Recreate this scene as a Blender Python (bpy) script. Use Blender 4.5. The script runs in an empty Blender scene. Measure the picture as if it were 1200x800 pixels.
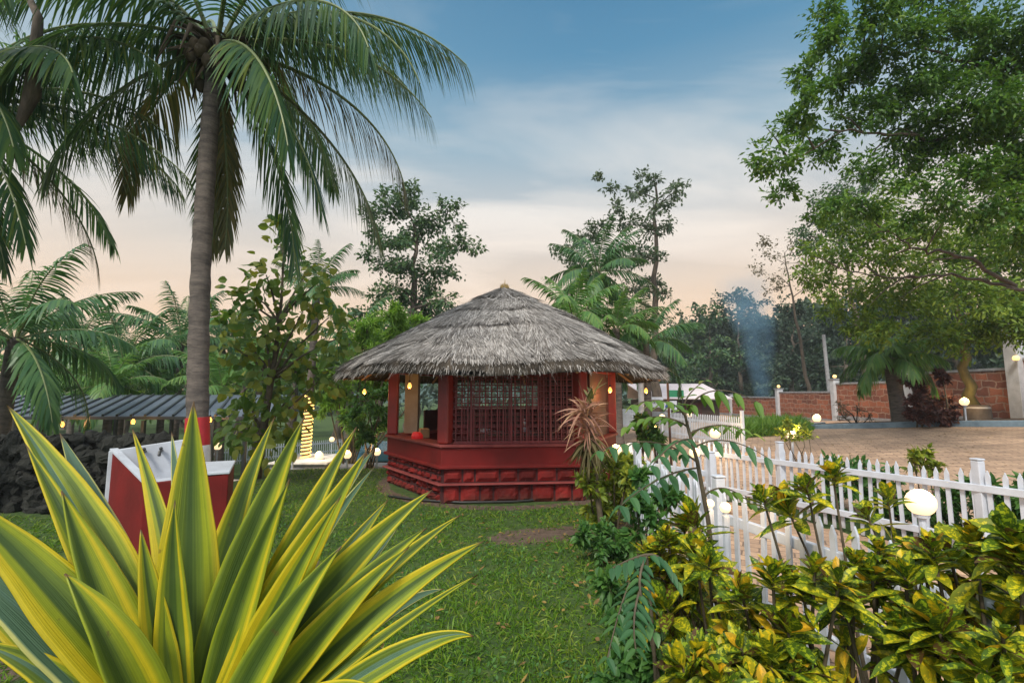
import bpy, math, random
import numpy as np
from mathutils import Vector, Matrix
R = math.radians
rng = np.random.default_rng(7)
random.seed(7)
C = bpy.context.scene.collection
scene = bpy.context.scene

# ------------------------------------------------------------------ camera, sky, sun, exposure
F, PITCH, EYE = 560.0, R(6.2), 1.65
cd = bpy.data.cameras.new('camera'); cam = bpy.data.objects.new('camera', cd); C.objects.link(cam)
cam.location = (0, 0, EYE); cam.rotation_euler = (R(90) + PITCH, 0, 0)
cd.sensor_width = 36; cd.lens = 36 * F / 1200; cd.clip_start = 0.05; cd.clip_end = 2000
scene.camera = cam
scene.view_settings.view_transform = 'Standard'; scene.view_settings.look = 'None'
scene.view_settings.exposure = 0.25; scene.view_settings.gamma = 1.0
scene.view_settings.use_curve_mapping = False
SUN_EL, SUN_AZ = R(48), R(205)          # azimuth clockwise from +y: behind the camera, to the left

def ln(nt, a, b): nt.links.new(a, b)

def build_world():
    w = bpy.data.worlds.new('World'); scene.world = w; w.use_nodes = True
    nt = w.node_tree; N = nt.nodes; N.clear()
    out = N.new('ShaderNodeOutputWorld'); bg = N.new('ShaderNodeBackground'); bg2 = N.new('ShaderNodeBackground')
    sky = N.new('ShaderNodeTexSky'); sky.sky_type = 'NISHITA'; sky.sun_disc = False
    sky.sun_elevation = SUN_EL; sky.sun_rotation = SUN_AZ
    ln(nt, sky.outputs[0], bg2.inputs[0]); bg2.inputs[1].default_value = 0.05
    tc = N.new('ShaderNodeTexCoord'); sep = N.new('ShaderNodeSeparateXYZ'); ln(nt, tc.outputs['Generated'], sep.inputs[0])
    def math_(op, a, b=None, clamp=False):
        m = N.new('ShaderNodeMath'); m.operation = op; m.use_clamp = clamp
        for i, x in enumerate((a, b)):
            if x is None: continue
            if isinstance(x, (int, float)): m.inputs[i].default_value = x
            else: ln(nt, x, m.inputs[i])
        return m.outputs[0]
    def ramp(fac, stops):
        r = N.new('ShaderNodeValToRGB'); ln(nt, fac, r.inputs[0])
        e = r.color_ramp.elements
        while len(e) < len(stops): e.new(0.5)
        for k, (p, c) in enumerate(stops): e[k].position = p; e[k].color = (*c, 1)
        return r.outputs[0]
    def mix(f, a, b):
        m = N.new('ShaderNodeMix'); m.data_type = 'RGBA'
        if isinstance(f, (int, float)): m.inputs[0].default_value = f
        else: ln(nt, f, m.inputs[0])
        for i, x in ((6, a), (7, b)):
            if isinstance(x, tuple): m.inputs[i].default_value = (*x, 1)
            else: ln(nt, x, m.inputs[i])
        return m.outputs[2]
    X, Y, Z = sep.outputs
    zc = math_('MAXIMUM', Z, 0.0)
    # the dusk half of the sky: peach near the horizon, grey violet, then blue
    dusk = ramp(zc, [(0.0, (1.0, .58, .26)), (.11, (.96, .60, .32)), (.22, (.78, .62, .48)), (.35, (.54, .55, .55)),
                     (.47, (.27, .41, .51)), (.60, (.085, .25, .41)), (.8, (.025, .14, .29))])
    # the left of the sky is milkier than the right
    left = math_('MULTIPLY', math_('SUBTRACT', 0.12, X), 0.9, True)
    dusk = mix(math_('MULTIPLY', left, 0.75), dusk, ramp(zc, [(0.0, (1.0, .60, .29)), (.13, (.88, .65, .45)), (.26, (.66, .62, .56)), (.37, (.48, .54, .57)), (.62, (.20, .36, .48)), (.9, (.15, .30, .42))]))
    # wispy streaks of cloud
    zz = math_('ADD', zc, 0.22)
    cx = math_('DIVIDE', X, zz); cy = math_('DIVIDE', Y, zz)
    cmb = N.new('ShaderNodeCombineXYZ'); ln(nt, cx, cmb.inputs[0]); ln(nt, cy, cmb.inputs[1])
    mp = N.new('ShaderNodeMapping'); ln(nt, cmb.outputs[0], mp.inputs[0]); mp.inputs['Rotation'].default_value = (0, 0, R(-24)); mp.inputs['Scale'].default_value = (.55, 1.35, 1)
    no = N.new('ShaderNodeTexNoise'); ln(nt, mp.outputs[0], no.inputs['Vector']); no.inputs['Scale'].default_value = 1.5
    no.inputs['Detail'].default_value = 5; no.inputs['Roughness'].default_value = .52; no.inputs['Distortion'].default_value = .9
    cl = ramp(no.outputs[0], [(.43, (0, 0, 0)), (.66, (1, 1, 1))])
    ccol = ramp(zc, [(0.0, (.95, .66, .42)), (.18, (.95, .76, .60)), (.36, (.88, .82, .75)), (.6, (.44, .52, .58)), (.9, (.2, .33, .45))])
    bw = N.new('ShaderNodeRGBToBW'); ln(nt, cl, bw.inputs[0])
    dusk = mix(math_('MULTIPLY', bw.outputs[0], 0.8), dusk, ccol)
    # unseen sky overhead and behind the camera, brightened to white to light the scene
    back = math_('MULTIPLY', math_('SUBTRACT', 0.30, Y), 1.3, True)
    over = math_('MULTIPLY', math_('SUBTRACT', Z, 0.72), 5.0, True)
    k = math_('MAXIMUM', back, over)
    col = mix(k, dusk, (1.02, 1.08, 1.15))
    # below the horizon: dull ground light
    low = math_('MULTIPLY', math_('MULTIPLY', Z, -1.0), 8.0, True)
    col = mix(low, col, (.10, .11, .07))
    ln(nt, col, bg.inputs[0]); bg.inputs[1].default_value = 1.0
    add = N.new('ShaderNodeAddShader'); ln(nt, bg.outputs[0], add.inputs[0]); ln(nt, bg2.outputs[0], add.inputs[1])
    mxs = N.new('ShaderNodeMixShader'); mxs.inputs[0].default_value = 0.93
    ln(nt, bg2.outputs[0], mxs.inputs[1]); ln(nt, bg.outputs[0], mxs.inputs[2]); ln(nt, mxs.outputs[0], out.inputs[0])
    w.cycles.sampling_method = 'MANUAL'; w.cycles.sample_map_resolution = 512
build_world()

sl = bpy.data.lights.new('sun', 'SUN'); sun = bpy.data.objects.new('sun', sl); C.objects.link(sun)
sl.energy = 3.1; sl.angle = R(12); sl.color = (1, .93, .82)
sd = Vector((math.sin(SUN_AZ) * math.cos(SUN_EL), math.cos(SUN_AZ) * math.cos(SUN_EL), math.sin(SUN_EL)))
sun.rotation_euler = (-sd).to_track_quat('-Z', 'Y').to_euler()
cy = scene.cycles
cy.max_bounces = 6; cy.diffuse_bounces = 3; cy.glossy_bounces = 2; cy.transmission_bounces = 3; cy.transparent_max_bounces = 4
cy.sample_clamp_indirect = 4; cy.caustics_reflective = False; cy.caustics_refractive = False
cy.use_denoising = True; cy.volume_bounces = 0; cy.volume_step_rate = 2.0; cy.volume_max_steps = 64

# ------------------------------------------------------------------ pixel helpers (photo pixels, 1200 x 800)
fw = np.array([0, math.cos(PITCH), math.sin(PITCH)]); upv = np.array([0, -math.sin(PITCH), math.cos(PITCH)])
def ray(u, v): return np.array([1., 0, 0]) * (u - 600) / F + upv * (400 - v) / F + fw
def at(u, v, d):
    r = ray(u, v); return np.array([0, 0, EYE]) + r * (d / r[1])
def ss(a, b, x):
    t = np.clip((np.asarray(x, float) - a) / (b - a), 0, 1); return t * t * (3 - 2 * t)
def terrain(x, y):
    x = np.asarray(x, float); y = np.asarray(y, float)
    h = -0.65 * ss(10.4, 14, y) * ss(-1.2, -3.2, x) - 0.65 * ss(8.6, 10.2, y) * ss(-5, -7, x)
    s = np.interp(y, [-5, 15, 20, 25, 30, 36], [.85, .85, .5, .25, .05, 0])
    h = h + s * np.clip((x - 4) / 12.5, 0, 1.35)
    h = h - 1.2 * ss(26, 33, y) * ss(-2, 2, x) * ss(15.5, 13, x)
    return h
def ground_at(u, v):
    r = ray(u, v); p = np.array([0, 0, EYE]); t = 0.3
    while t < 120:
        q = p + r * t
        if q[2] < terrain(q[0], q[1]): break
        t += 0.02
    q = p + r * t; q[2] = terrain(q[0], q[1]); return q
def H(x, y): return float(terrain(x, y))

# ------------------------------------------------------------------ mesh helpers
def nrm(a):
    a = np.asarray(a, float); return a / np.maximum(np.linalg.norm(a, axis=-1, keepdims=True), 1e-9)
class MB:
    def __init__(s): s.v = []; s.f = []; s.uv = []; s.n = 0
    def add(s, v, f, uv=None, mi=0):
        v = np.asarray(v, float).reshape(-1, 3); f = np.asarray(f, int)
        s.v.append(v); s.f.append((f + s.n, mi)); s.uv.append(np.zeros((len(v), 2)) if uv is None else np.asarray(uv, float)); s.n += len(v)
        return s
    def xform(s, M):
        M = np.array(M); s.v = [v @ M[:3, :3].T + M[:3, 3] for v in s.v]; return s
    def mesh(s, name, mats, off=(0, 0, 0), smooth=False):
        me = bpy.data.meshes.new(name)
        v = np.concatenate(s.v) - np.asarray(off); uv = np.concatenate(s.uv)
        loops = np.concatenate([f.ravel() for f, _ in s.f]); tot = np.concatenate([np.full(len(f), f.shape[1]) for f, _ in s.f])
        mi = np.concatenate([np.full(len(f), m) for f, m in s.f])
        me.vertices.add(len(v)); me.vertices.foreach_set('co', v.ravel())
        me.loops.add(len(loops)); me.loops.foreach_set('vertex_index', loops.astype(np.int32))
        me.polygons.add(len(tot)); me.polygons.foreach_set('loop_start', np.concatenate([[0], np.cumsum(tot)[:-1]]).astype(np.int32))
        me.polygons.foreach_set('loop_total', tot.astype(np.int32)); me.polygons.foreach_set('material_index', mi.astype(np.int32))
        me.polygons.foreach_set('use_smooth', np.full(len(tot), smooth))
        l = me.uv_layers.new(name='UVMap'); l.data.foreach_set('uv', uv[loops].ravel())
        for m in (mats if isinstance(mats, (list, tuple)) else [mats]): me.materials.append(m)
        me.update(); me.validate(); return me
WL = {}
def link(o, parent=None):
    C.objects.link(o)
    if parent is not None: o.parent = parent
    WL[o.name] = WL[parent.name] if parent is not None else np.array(o.location)
    return o
def obj(name, mb, mats, parent=None, smooth=False, bevel=0, solid=0, local=False, sub=0):
    off = WL[parent.name] if (parent is not None and not local) else (0, 0, 0)
    o = link(bpy.data.objects.new(name, mb.mesh(name, mats, off, smooth)), parent)
    if solid: m = o.modifiers.new('s', 'SOLIDIFY'); m.thickness = solid; m.offset = 0
    if bevel: m = o.modifiers.new('b', 'BEVEL'); m.width = bevel; m.segments = 2; m.limit_method = 'ANGLE'
    return o
def tag(o, label=None, cat=None, group=None, kind=None):
    for k, x in (('label', label), ('category', cat), ('group', group), ('kind', kind)):
        if x: o[k] = x
    return o
def thing(name, loc, label, cat, group=None):
    o = bpy.data.objects.new(name, None); o.location = tuple(float(q) for q in loc); o.empty_display_size = .1
    return tag(link(o), label, cat, group)
BF = np.array([[0, 3, 2, 1], [4, 5, 6, 7], [0, 1, 5, 4], [1, 2, 6, 5], [2, 3, 7, 6], [3, 0, 4, 7]])
def box(mb, c, s, rz=0, mi=0, M=None):
    x, y, z = np.array(s) / 2
    v = np.array([[-x, -y, -z], [x, -y, -z], [x, y, -z], [-x, y, -z], [-x, -y, z], [x, -y, z], [x, y, z], [-x, y, z]])
    if M is not None: v = v @ np.array(M).T
    k, q = math.cos(rz), math.sin(rz); v = v @ np.array([[k, q, 0], [-q, k, 0], [0, 0, 1]])
    return mb.add(v + np.array(c), BF, mi=mi)
def beam(mb, a, b, w, h, mi=0):
    a = np.array(a, float); b = np.array(b, float); d = b - a; L = np.linalg.norm(d); d /= L
    s = np.cross(d, [0, 0, 1.]); s = nrm(s) if np.linalg.norm(s) > 1e-3 else np.array([1., 0, 0]); n = np.cross(s, d)
    return box(mb, (a + b) / 2, (w, L, h), M=np.stack([s, d, n], 1), mi=mi)
def tube(mb, pts, rad, k=8, mi=0, cap=True):
    pts = np.asarray(pts, float); n = len(pts); rad = np.broadcast_to(np.asarray(rad, float), n)
    t = nrm(np.gradient(pts, axis=0)); ref = np.array([0, 0, 1.]) if abs(t[:, 2]).mean() < .9 else np.array([1., 0, 0])
    s = nrm(np.cross(t, ref)); q = np.cross(s, t); a = np.linspace(0, 2 * math.pi, k, endpoint=False)
    v = pts[:, None] + rad[:, None, None] * (np.cos(a)[None, :, None] * s[:, None] + np.sin(a)[None, :, None] * q[:, None])
    i = np.arange(n - 1)[:, None] * k; j = np.arange(k)[None]; j2 = (j + 1) % k
    f = np.stack([i + j, i + k + j, i + k + j2, i + j2], -1).reshape(-1, 4)
    uv = np.stack(np.broadcast_arrays(a[None] / 6.283, np.linspace(0, 1, n)[:, None]), -1).reshape(-1, 2)
    mb.add(v.reshape(-1, 3), f[:, ::-1], uv, mi)
    if cap:
        for e in (0, n - 1):
            mb.add(np.vstack([v[e], pts[e]]), np.array([[x, (x + 1) % k, k] for x in range(k)]), mi=mi)
    return mb
def lathe(mb, c, prof, k=16, mi=0):
    p = np.array(prof, float); a = np.linspace(0, 2 * math.pi, k, endpoint=False)
    v = np.stack([p[:, None, 0] * np.cos(a), p[:, None, 0] * np.sin(a), np.broadcast_to(p[:, None, 1], (len(p), k))], -1) + np.array(c)
    i = np.arange(len(p) - 1)[:, None] * k; j = np.arange(k)[None]; j2 = (j + 1) % k
    return mb.add(v.reshape(-1, 3), np.stack([i + j, i + j2, i + k + j2, i + k + j], -1).reshape(-1, 4), mi=mi)
def ball(mb, c, r, k=16, sq=1, mi=0):
    t = np.linspace(-math.pi / 2, math.pi / 2, k // 2 + 1)
    return lathe(mb, c, [(max(r * math.cos(x), 1e-4), r * math.sin(x) * sq) for x in t], k, mi)
def prof_leaf(t): return np.clip(np.sin(math.pi * np.clip(t, 0, 1) ** .8) ** .8, .03, 1)
def prof_long(t): return np.clip(np.minimum(1, (t + .06) * 5) * (1 - t ** 3) ** .8, .02, 1)
def strips(mb, o, d, n, L, W, bend, nseg=3, prof=prof_leaf, fold=0., cols=3, mi=0, g=None):
    o = np.asarray(o, float).reshape(-1, 3); N = len(o)
    d = nrm(np.broadcast_to(d, (N, 3))); s = nrm(np.cross(d, np.broadcast_to(n, (N, 3)))); n = np.cross(s, d)
    L = np.broadcast_to(L, N)[:, None, None]; W = np.broadcast_to(W, N)[:, None, None]; bend = np.broadcast_to(bend, N)[:, None, None]
    t = np.linspace(0, 1, nseg + 1); p = prof(t)[None, :, None]; tt = t[None, :, None]
    bv = n[:, None] if g is None else np.broadcast_to(g, (N, 3))[:, None]
    c = o[:, None] + d[:, None] * L * tt + bv * bend * L * tt ** 2
    lf = c - s[:, None] * W * p / 2 + n[:, None] * W * p * fold; rt = c + s[:, None] * W * p / 2 + n[:, None] * W * p * fold
    rows = [lf, c, rt] if cols == 3 else [lf, rt]
    v = np.stack(rows, 2); us = np.array([0, .5, 1] if cols == 3 else [0, 1.])
    uv = np.stack(np.broadcast_arrays(us[None, None, :], t[None, :, None], ), -1)
    uv = np.broadcast_to(uv, (N, nseg + 1, cols, 2)).reshape(-1, 2)
    b = (np.arange(N) * (nseg + 1) * cols)[:, None, None] + (np.arange(nseg) * cols)[None, :, None] + np.arange(cols - 1)[None, None]
    f = np.stack([b, b + 1, b + cols + 1, b + cols], -1).reshape(-1, 4)
    return mb.add(v.reshape(-1, 3), f, uv, mi)
def rdir(n, up=0.0):
    v = rng.normal(size=(n, 3)); v = nrm(v); v[:, 2] += up; return nrm(v)

# ------------------------------------------------------------------ materials
def nodes(name):
    m = bpy.data.materials.new(name); m.use_nodes = True; nt = m.node_tree
    return m, nt, nt.nodes['Principled BSDF'], nt.nodes['Material Output']
def rmp(nt, fac, stops):
    r = nt.nodes.new('ShaderNodeValToRGB'); ln(nt, fac, r.inputs[0]); e = r.color_ramp.elements
    while len(e) < len(stops): e.new(.5)
    for k, (p, c) in enumerate(stops): e[k].position = p; e[k].color = (*c, 1)
    return r.outputs[0]
def mixc(nt, f, a, b, mode='MIX'):
    m = nt.nodes.new('ShaderNodeMix'); m.data_type = 'RGBA'; m.blend_type = mode
    for i, x in ((0, f), (6, a), (7, b)):
        if isinstance(x, (int, float)): m.inputs[i].default_value = x
        elif isinstance(x, tuple): m.inputs[i].default_value = (*x, 1)
        else: ln(nt, x, m.inputs[i])
    return m.outputs[2]
def noise(nt, scale, detail=4, rough=.55, vec=None, dist=0):
    n = nt.nodes.new('ShaderNodeTexNoise'); n.inputs['Scale'].default_value = scale; n.inputs['Detail'].default_value = detail
    n.inputs['Roughness'].default_value = rough; n.inputs['Distortion'].default_value = dist
    if vec is None:
        tc = nt.nodes.new('ShaderNodeTexCoord'); vec = tc.outputs['Object']
    ln(nt, vec, n.inputs['Vector']); return n.outputs[0]
def mapping(nt, scale=(1, 1, 1), rot=(0, 0, 0), src='Object'):
    tc = nt.nodes.new('ShaderNodeTexCoord'); mp = nt.nodes.new('ShaderNodeMapping'); ln(nt, tc.outputs[src], mp.inputs[0])
    mp.inputs['Scale'].default_value = scale; mp.inputs['Rotation'].default_value = rot; return mp.outputs[0]
def bump(nt, b, h, s=.3, dist=.02):
    n = nt.nodes.new('ShaderNodeBump'); n.inputs['Strength'].default_value = s; n.inputs['Distance'].default_value = dist
    ln(nt, h, n.inputs['Height']); ln(nt, n.outputs[0], b.inputs['Normal'])
def mat(name, c1, c2=None, scale=6, rough=.7, bmp=.2, dist=.01, metal=0, stretch=(1, 1, 1), detail=5):
    m, nt, b, o = nodes(name); c2 = c2 or tuple(x * .75 for x in c1)
    vec = mapping(nt, stretch); n = noise(nt, scale, detail, .6, vec)
    ln(nt, rmp(nt, n, [(.32, c2), (.68, c1)]), b.inputs['Base Color'])
    b.inputs['Roughness'].default_value = rough; b.inputs['Metallic'].default_value = metal
    if bmp: bump(nt, b, noise(nt, scale * 4, 4, .6, vec), bmp, dist)
    return m
def leafmat(name, stops, rough=.5, trans=.3, nscale=1.2, tcol=1.4):
    m, nt, b, o = nodes(name)
    g = nt.nodes.new('ShaderNodeNewGeometry')
    n = noise(nt, nscale, 2, .5)
    a = nt.nodes.new('ShaderNodeMath'); a.operation = 'MULTIPLY_ADD'; ln(nt, g.outputs['Random Per Island'], a.inputs[0]); a.inputs[1].default_value = .55
    s = nt.nodes.new('ShaderNodeMath'); s.operation = 'MULTIPLY'; ln(nt, n, s.inputs[0]); s.inputs[1].default_value = .55; ln(nt, s.outputs[0], a.inputs[2])
    col = rmp(nt, a.outputs[0], stops)
    ln(nt, col, b.inputs['Base Color']); b.inputs['Roughness'].default_value = rough; b.inputs['Specular IOR Level'].default_value = .35
    t = nt.nodes.new('ShaderNodeBsdfTranslucent'); ln(nt, mixc(nt, 1.0, col, (tcol, tcol * 1.05, tcol * .6), 'MULTIPLY'), t.inputs[0])
    x = nt.nodes.new('ShaderNodeMixShader'); x.inputs[0].default_value = trans
    ln(nt, b.outputs[0], x.inputs[1]); ln(nt, t.outputs[0], x.inputs[2]); ln(nt, x.outputs[0], o.inputs[0])
    return m
def emit(name, col, s):
    m, nt, b, o = nodes(name); b.inputs['Base Color'].default_value = (*col, 1)
    b.inputs['Emission Color'].default_value = (*col, 1); b.inputs['Emission Strength'].default_value = s; return m

M = {}
M['bark_palm'] = mat('palm_bark', (.165, .135, .115), (.065, .055, .05), 5, .9, .8, .02, stretch=(1, 1, 4))
M['bark'] = mat('bark', (.13, .10, .075), (.05, .04, .03), 8, .9, .6, .02, stretch=(1, 1, .3))
M['bark_green'] = mat('green_bark', (.14, .125, .035), (.06, .05, .02), 5, .8, .4, .01, stretch=(1, 1, .3))
M['stem'] = mat('stem_bark', (.11, .085, .05), (.045, .035, .02), 12, .8, .3)
def grimy(name, c1, c2, scale, rough, dirt, zh, amp, island=False, bmp=.2, chips=None):
    """paint with mud splashed up from the ground, blotches and chips"""
    m, nt, b, o = nodes(name); n = noise(nt, scale, 5, .6); n2 = noise(nt, scale * 7, 4, .7); n3 = noise(nt, scale * 2.3, 5, .7)
    col = rmp(nt, n, [(.3, c2), (.68, c1)])
    if island:
        g = nt.nodes.new('ShaderNodeNewGeometry'); col = mixc(nt, 1., col, rmp(nt, g.outputs['Random Per Island'], [(0, (.55, .55, .55)), (.6, (1, 1, 1)), (1, (1.5, 1.6, 1.6))]), 'MULTIPLY')
    if chips: col = mixc(nt, rmp(nt, n2, [(.66, (0, 0, 0)), (.72, (1, 1, 1))]), col, chips)
    tc = nt.nodes.new('ShaderNodeTexCoord'); sp = nt.nodes.new('ShaderNodeSeparateXYZ'); ln(nt, tc.outputs['Object'], sp.inputs[0])
    q = nt.nodes.new('ShaderNodeMath'); q.operation = 'MULTIPLY_ADD'; ln(nt, n3, q.inputs[0]); q.inputs[1].default_value = amp; ln(nt, sp.outputs[2], q.inputs[2])
    f = rmp(nt, q.outputs[0], [(zh + amp * .5 - .10, (.85, .85, .85)), (zh + amp * .5 + .10, (0, 0, 0))])
    col = mixc(nt, f, col, dirt); ln(nt, col, b.inputs['Base Color']); b.inputs['Roughness'].default_value = rough; b.inputs['Specular IOR Level'].default_value = .22
    if bmp: bump(nt, b, n2, bmp, .01)
    return m
M['white_paint'] = grimy('white_paint', (.56, .60, .68), (.42, .45, .50), 5, .5, (.24, .20, .15), .06, .35, chips=(.40, .38, .34))
M['band_white'] = mat('chalk_white_band', (.75, .74, .72), (.55, .53, .5), 8, .8, .2)
M['band_red'] = mat('red_band_paint', (.50, .02, .03), (.33, .015, .02), 8, .6, .2)
M['red_wall'] = grimy('red_wall_paint', (.165, .011, .010), (.095, .008, .007), 2.2, .75, (.08, .035, .025), .0, .2, False, .3, (.13, .03, .028))
M['red_stone'] = grimy('red_painted_stone', (.18, .012, .010), (.08, .008, .007), 3.2, .8, (.09, .045, .03), .03, .25, True, .9, (.24, .07, .055))
M['red_post'] = mat('red_post_paint', (.25, .014, .009), (.15, .009, .007), 3, .5, .15)
M['lattice'] = mat('red_lattice_paint', (.17, .012, .013), (.10, .009, .009), 6, .55, .1)
M['cap'] = mat('worn_sill_paint', (.24, .045, .04), (.15, .02, .02), 4, .75, .4)
M['dark_wood'] = mat('dark_wood', (.10, .05, .03), (.05, .025, .015), 6, .6, .2, stretch=(1, 6, 1))
M['tan_wood'] = mat('tan_wood', (.34, .20, .09), (.20, .11, .05), 6, .7, .3, stretch=(1, 6, 1))
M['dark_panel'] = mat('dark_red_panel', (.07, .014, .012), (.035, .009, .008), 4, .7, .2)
M['beige'] = mat('beige_plaster', (.42, .36, .28), (.33, .27, .2), 4, .8, .2)
M['black'] = mat('black_plastic', (.02, .02, .02), (.012, .012, .012), 8, .5, 0)
M['planter'] = mat('weathered_planter', (.20, .165, .13), (.12, .10, .08), 5, .9, .4)
M['soil'] = mat('soil', (.11, .075, .05), (.05, .035, .022), 5, .95, .8, .04)
M['grey_conc'] = mat('grey_concrete', (.30, .30, .31), (.19, .19, .20), 5, .8, .3)
M['kerb'] = mat('blue_grey_kerb', (.17, .24, .29), (.10, .15, .19), 4, .7, .3)
M['pillar'] = mat('grey_white_pillar', (.52, .53, .56), (.38, .39, .41), 4, .8, .2)
M['metal'] = mat('dark_steel', (.03, .035, .035), (.018, .02, .02), 8, .4, .05)
M['tin'] = mat('white_tin_roof', (.72, .62, .62), (.58, .5, .5), 3, .5, .1)
M['plank'] = mat('dark_plank', (.05, .03, .025), (.03, .02, .015), 4, .8, .2)
M['blue_paint'] = mat('blue_paint', (.03, .09, .30), (.02, .06, .22), 4, .5, .05)
M['green_paint'] = mat('green_paint', (.02, .22, .11), (.015, .16, .08), 4, .5, .05)
M['rubble'] = mat('dark_rubble', (.024, .025, .020), (.008, .009, .007), 3, .95, 1, .05)
M['bulb'] = emit('warm_bulb', (1, .50, .11), 1.5)
M['globe'] = emit('lit_globe', (1, .74, .42), 1.02)
M['globe_warm'] = emit('lit_wall_globe', (1, .62, .22), 1.3)
M['rope'] = emit('rope_light', (1, .62, .17), 1.7)
M['basin_white'] = grimy('basin_white', (.52, .56, .62), (.36, .38, .42), 2.5, .5, (.22, .18, .13), .05, .3, chips=(.30, .27, .23))
M['opal'] = mat('unlit_opal_globe', (.62, .70, .78), (.55, .62, .7), 3, .2, 0)
M['coconut'] = mat('coconut_husk', (.075, .05, .022), (.035, .026, .012), 8, .8, .4)
M['spathe'] = mat('dry_sheath', (.085, .06, .032), (.035, .026, .016), 8, .9, .5, stretch=(1, 1, .2))
M['water'] = mat('pool_water', (.10, .25, .36), (.07, .2, .3), 3, .12, .15)
M['cloth'] = mat('cushion_cloth', (.55, .50, .46), (.42, .38, .34), 5, .9, .2)
M['red_glow'] = emit('red_lit_shade', (.5, .015, .015), .25)
# leaves (linear albedo)
M['palm'] = leafmat('palm_leaf', [(.1, (.022, .060, .040)), (.45, (.05, .12, .06)), (.75, (.11, .19, .05)), (1, (.24, .22, .045))], .33, .38, .35)
M['palm_old'] = leafmat('old_palm_leaf', [(.1, (.05, .07, .03)), (.5, (.12, .12, .04)), (.8, (.22, .16, .05)), (1, (.30, .18, .06))], .5, .35, .4)
M['palm_far'] = leafmat('far_palm_leaf', [(.1, (.03, .085, .050)), (.5, (.065, .16, .06)), (1, (.14, .24, .06))], .4, .3, .3)
M['palm_bright'] = leafmat('bright_palm_leaf', [(.1, (.06, .15, .05)), (.5, (.11, .24, .06)), (1, (.22, .30, .07))], .4, .35, .4)
M['rachis'] = mat('leaf_stalk', (.16, .20, .07), (.10, .13, .05), 6, .5, .1)
M['leaf_tall'] = leafmat('tall_tree_leaf', [(.1, (.030, .075, .04)), (.5, (.06, .13, .055)), (1, (.13, .18, .05))], .5, .25, .25)
M['leaf_airy'] = leafmat('airy_tree_leaf', [(.1, (.045, .075, .05)), (.5, (.075, .12, .07)), (1, (.13, .16, .08))], .5, .3, .3)
M['leaf_near'] = leafmat('overhanging_leaf', [(.15, (.025, .07, .020)), (.5, (.06, .145, .022)), (.8, (.13, .23, .03)), (1, (.22, .30, .035))], .42, .35, .6)
M['leaf_lime'] = leafmat('lime_leaf', [(.15, (.04, .10, .015)), (.5, (.11, .19, .022)), (.8, (.21, .28, .03)), (1, (.32, .35, .04))], .45, .35, .5)
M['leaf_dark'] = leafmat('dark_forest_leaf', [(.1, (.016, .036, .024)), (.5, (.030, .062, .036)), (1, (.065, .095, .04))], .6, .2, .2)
M['leaf_brown'] = leafmat('thin_brown_leaf', [(.1, (.09, .075, .05)), (.6, (.14, .12, .07)), (1, (.18, .15, .08))], .6, .3, .3)
M['leaf_teak'] = leafmat('teak_leaf', [(.1, (.035, .085, .018)), (.45, (.085, .16, .025)), (.75, (.19, .22, .03)), (1, (.34, .25, .03))], .5, .35, .8)
M['leaf_bamboo'] = leafmat('bamboo_leaf', [(.1, (.07, .16, .025)), (.5, (.15, .29, .04)), (1, (.26, .38, .05))], .5, .35, .6)
M['leaf_shrub'] = leafmat('yellow_green_shrub_leaf', [(.1, (.06, .10, .015)), (.5, (.15, .21, .025)), (.8, (.30, .32, .03)), (1, (.45, .36, .03))], .4, .3, 2)
M['leaf_green'] = leafmat('green_shrub_leaf', [(.1, (.02, .065, .018)), (.5, (.05, .14, .03)), (1, (.12, .24, .045))], .45, .3, 1.5)
M['leaf_pinnate'] = leafmat('sapling_leaflet', [(.1, (.025, .09, .04)), (.5, (.055, .15, .055)), (1, (.11, .22, .06))], .4, .35, 1)
M['leaf_topsap'] = leafmat('young_leaflet', [(.1, (.06, .14, .03)), (.5, (.12, .22, .04)), (1, (.24, .30, .05))], .4, .4, 1)
M['leaf_red'] = leafmat('dark_red_leaf', [(.1, (.035, .018, .016)), (.5, (.075, .028, .025)), (.8, (.12, .045, .03)), (1, (.06, .08, .02))], .5, .2, 1)
M['leaf_pink'] = leafmat('pink_dracaena_leaf', [(.1, (.12, .06, .045)), (.5, (.32, .16, .12)), (.8, (.42, .24, .15)), (1, (.42, .32, .12))], .45, .25, 2)
M['leaf_dry'] = leafmat('dry_hanging_leaf', [(.1, (.04, .035, .015)), (.5, (.09, .075, .03)), (1, (.14, .12, .04))], .7, .2, 2)
M['grass'] = leafmat('grass_blade', [(.12, (.032, .085, .007)), (.4, (.065, .16, .010)), (.68, (.13, .235, .014)), (.95, (.27, .27, .045))], .55, .3, .9)
M['hedge'] = leafmat('hedge_blade', [(.1, (.04, .11, .015)), (.5, (.09, .20, .025)), (1, (.18, .28, .04))], .5, .3, .7)

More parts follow.
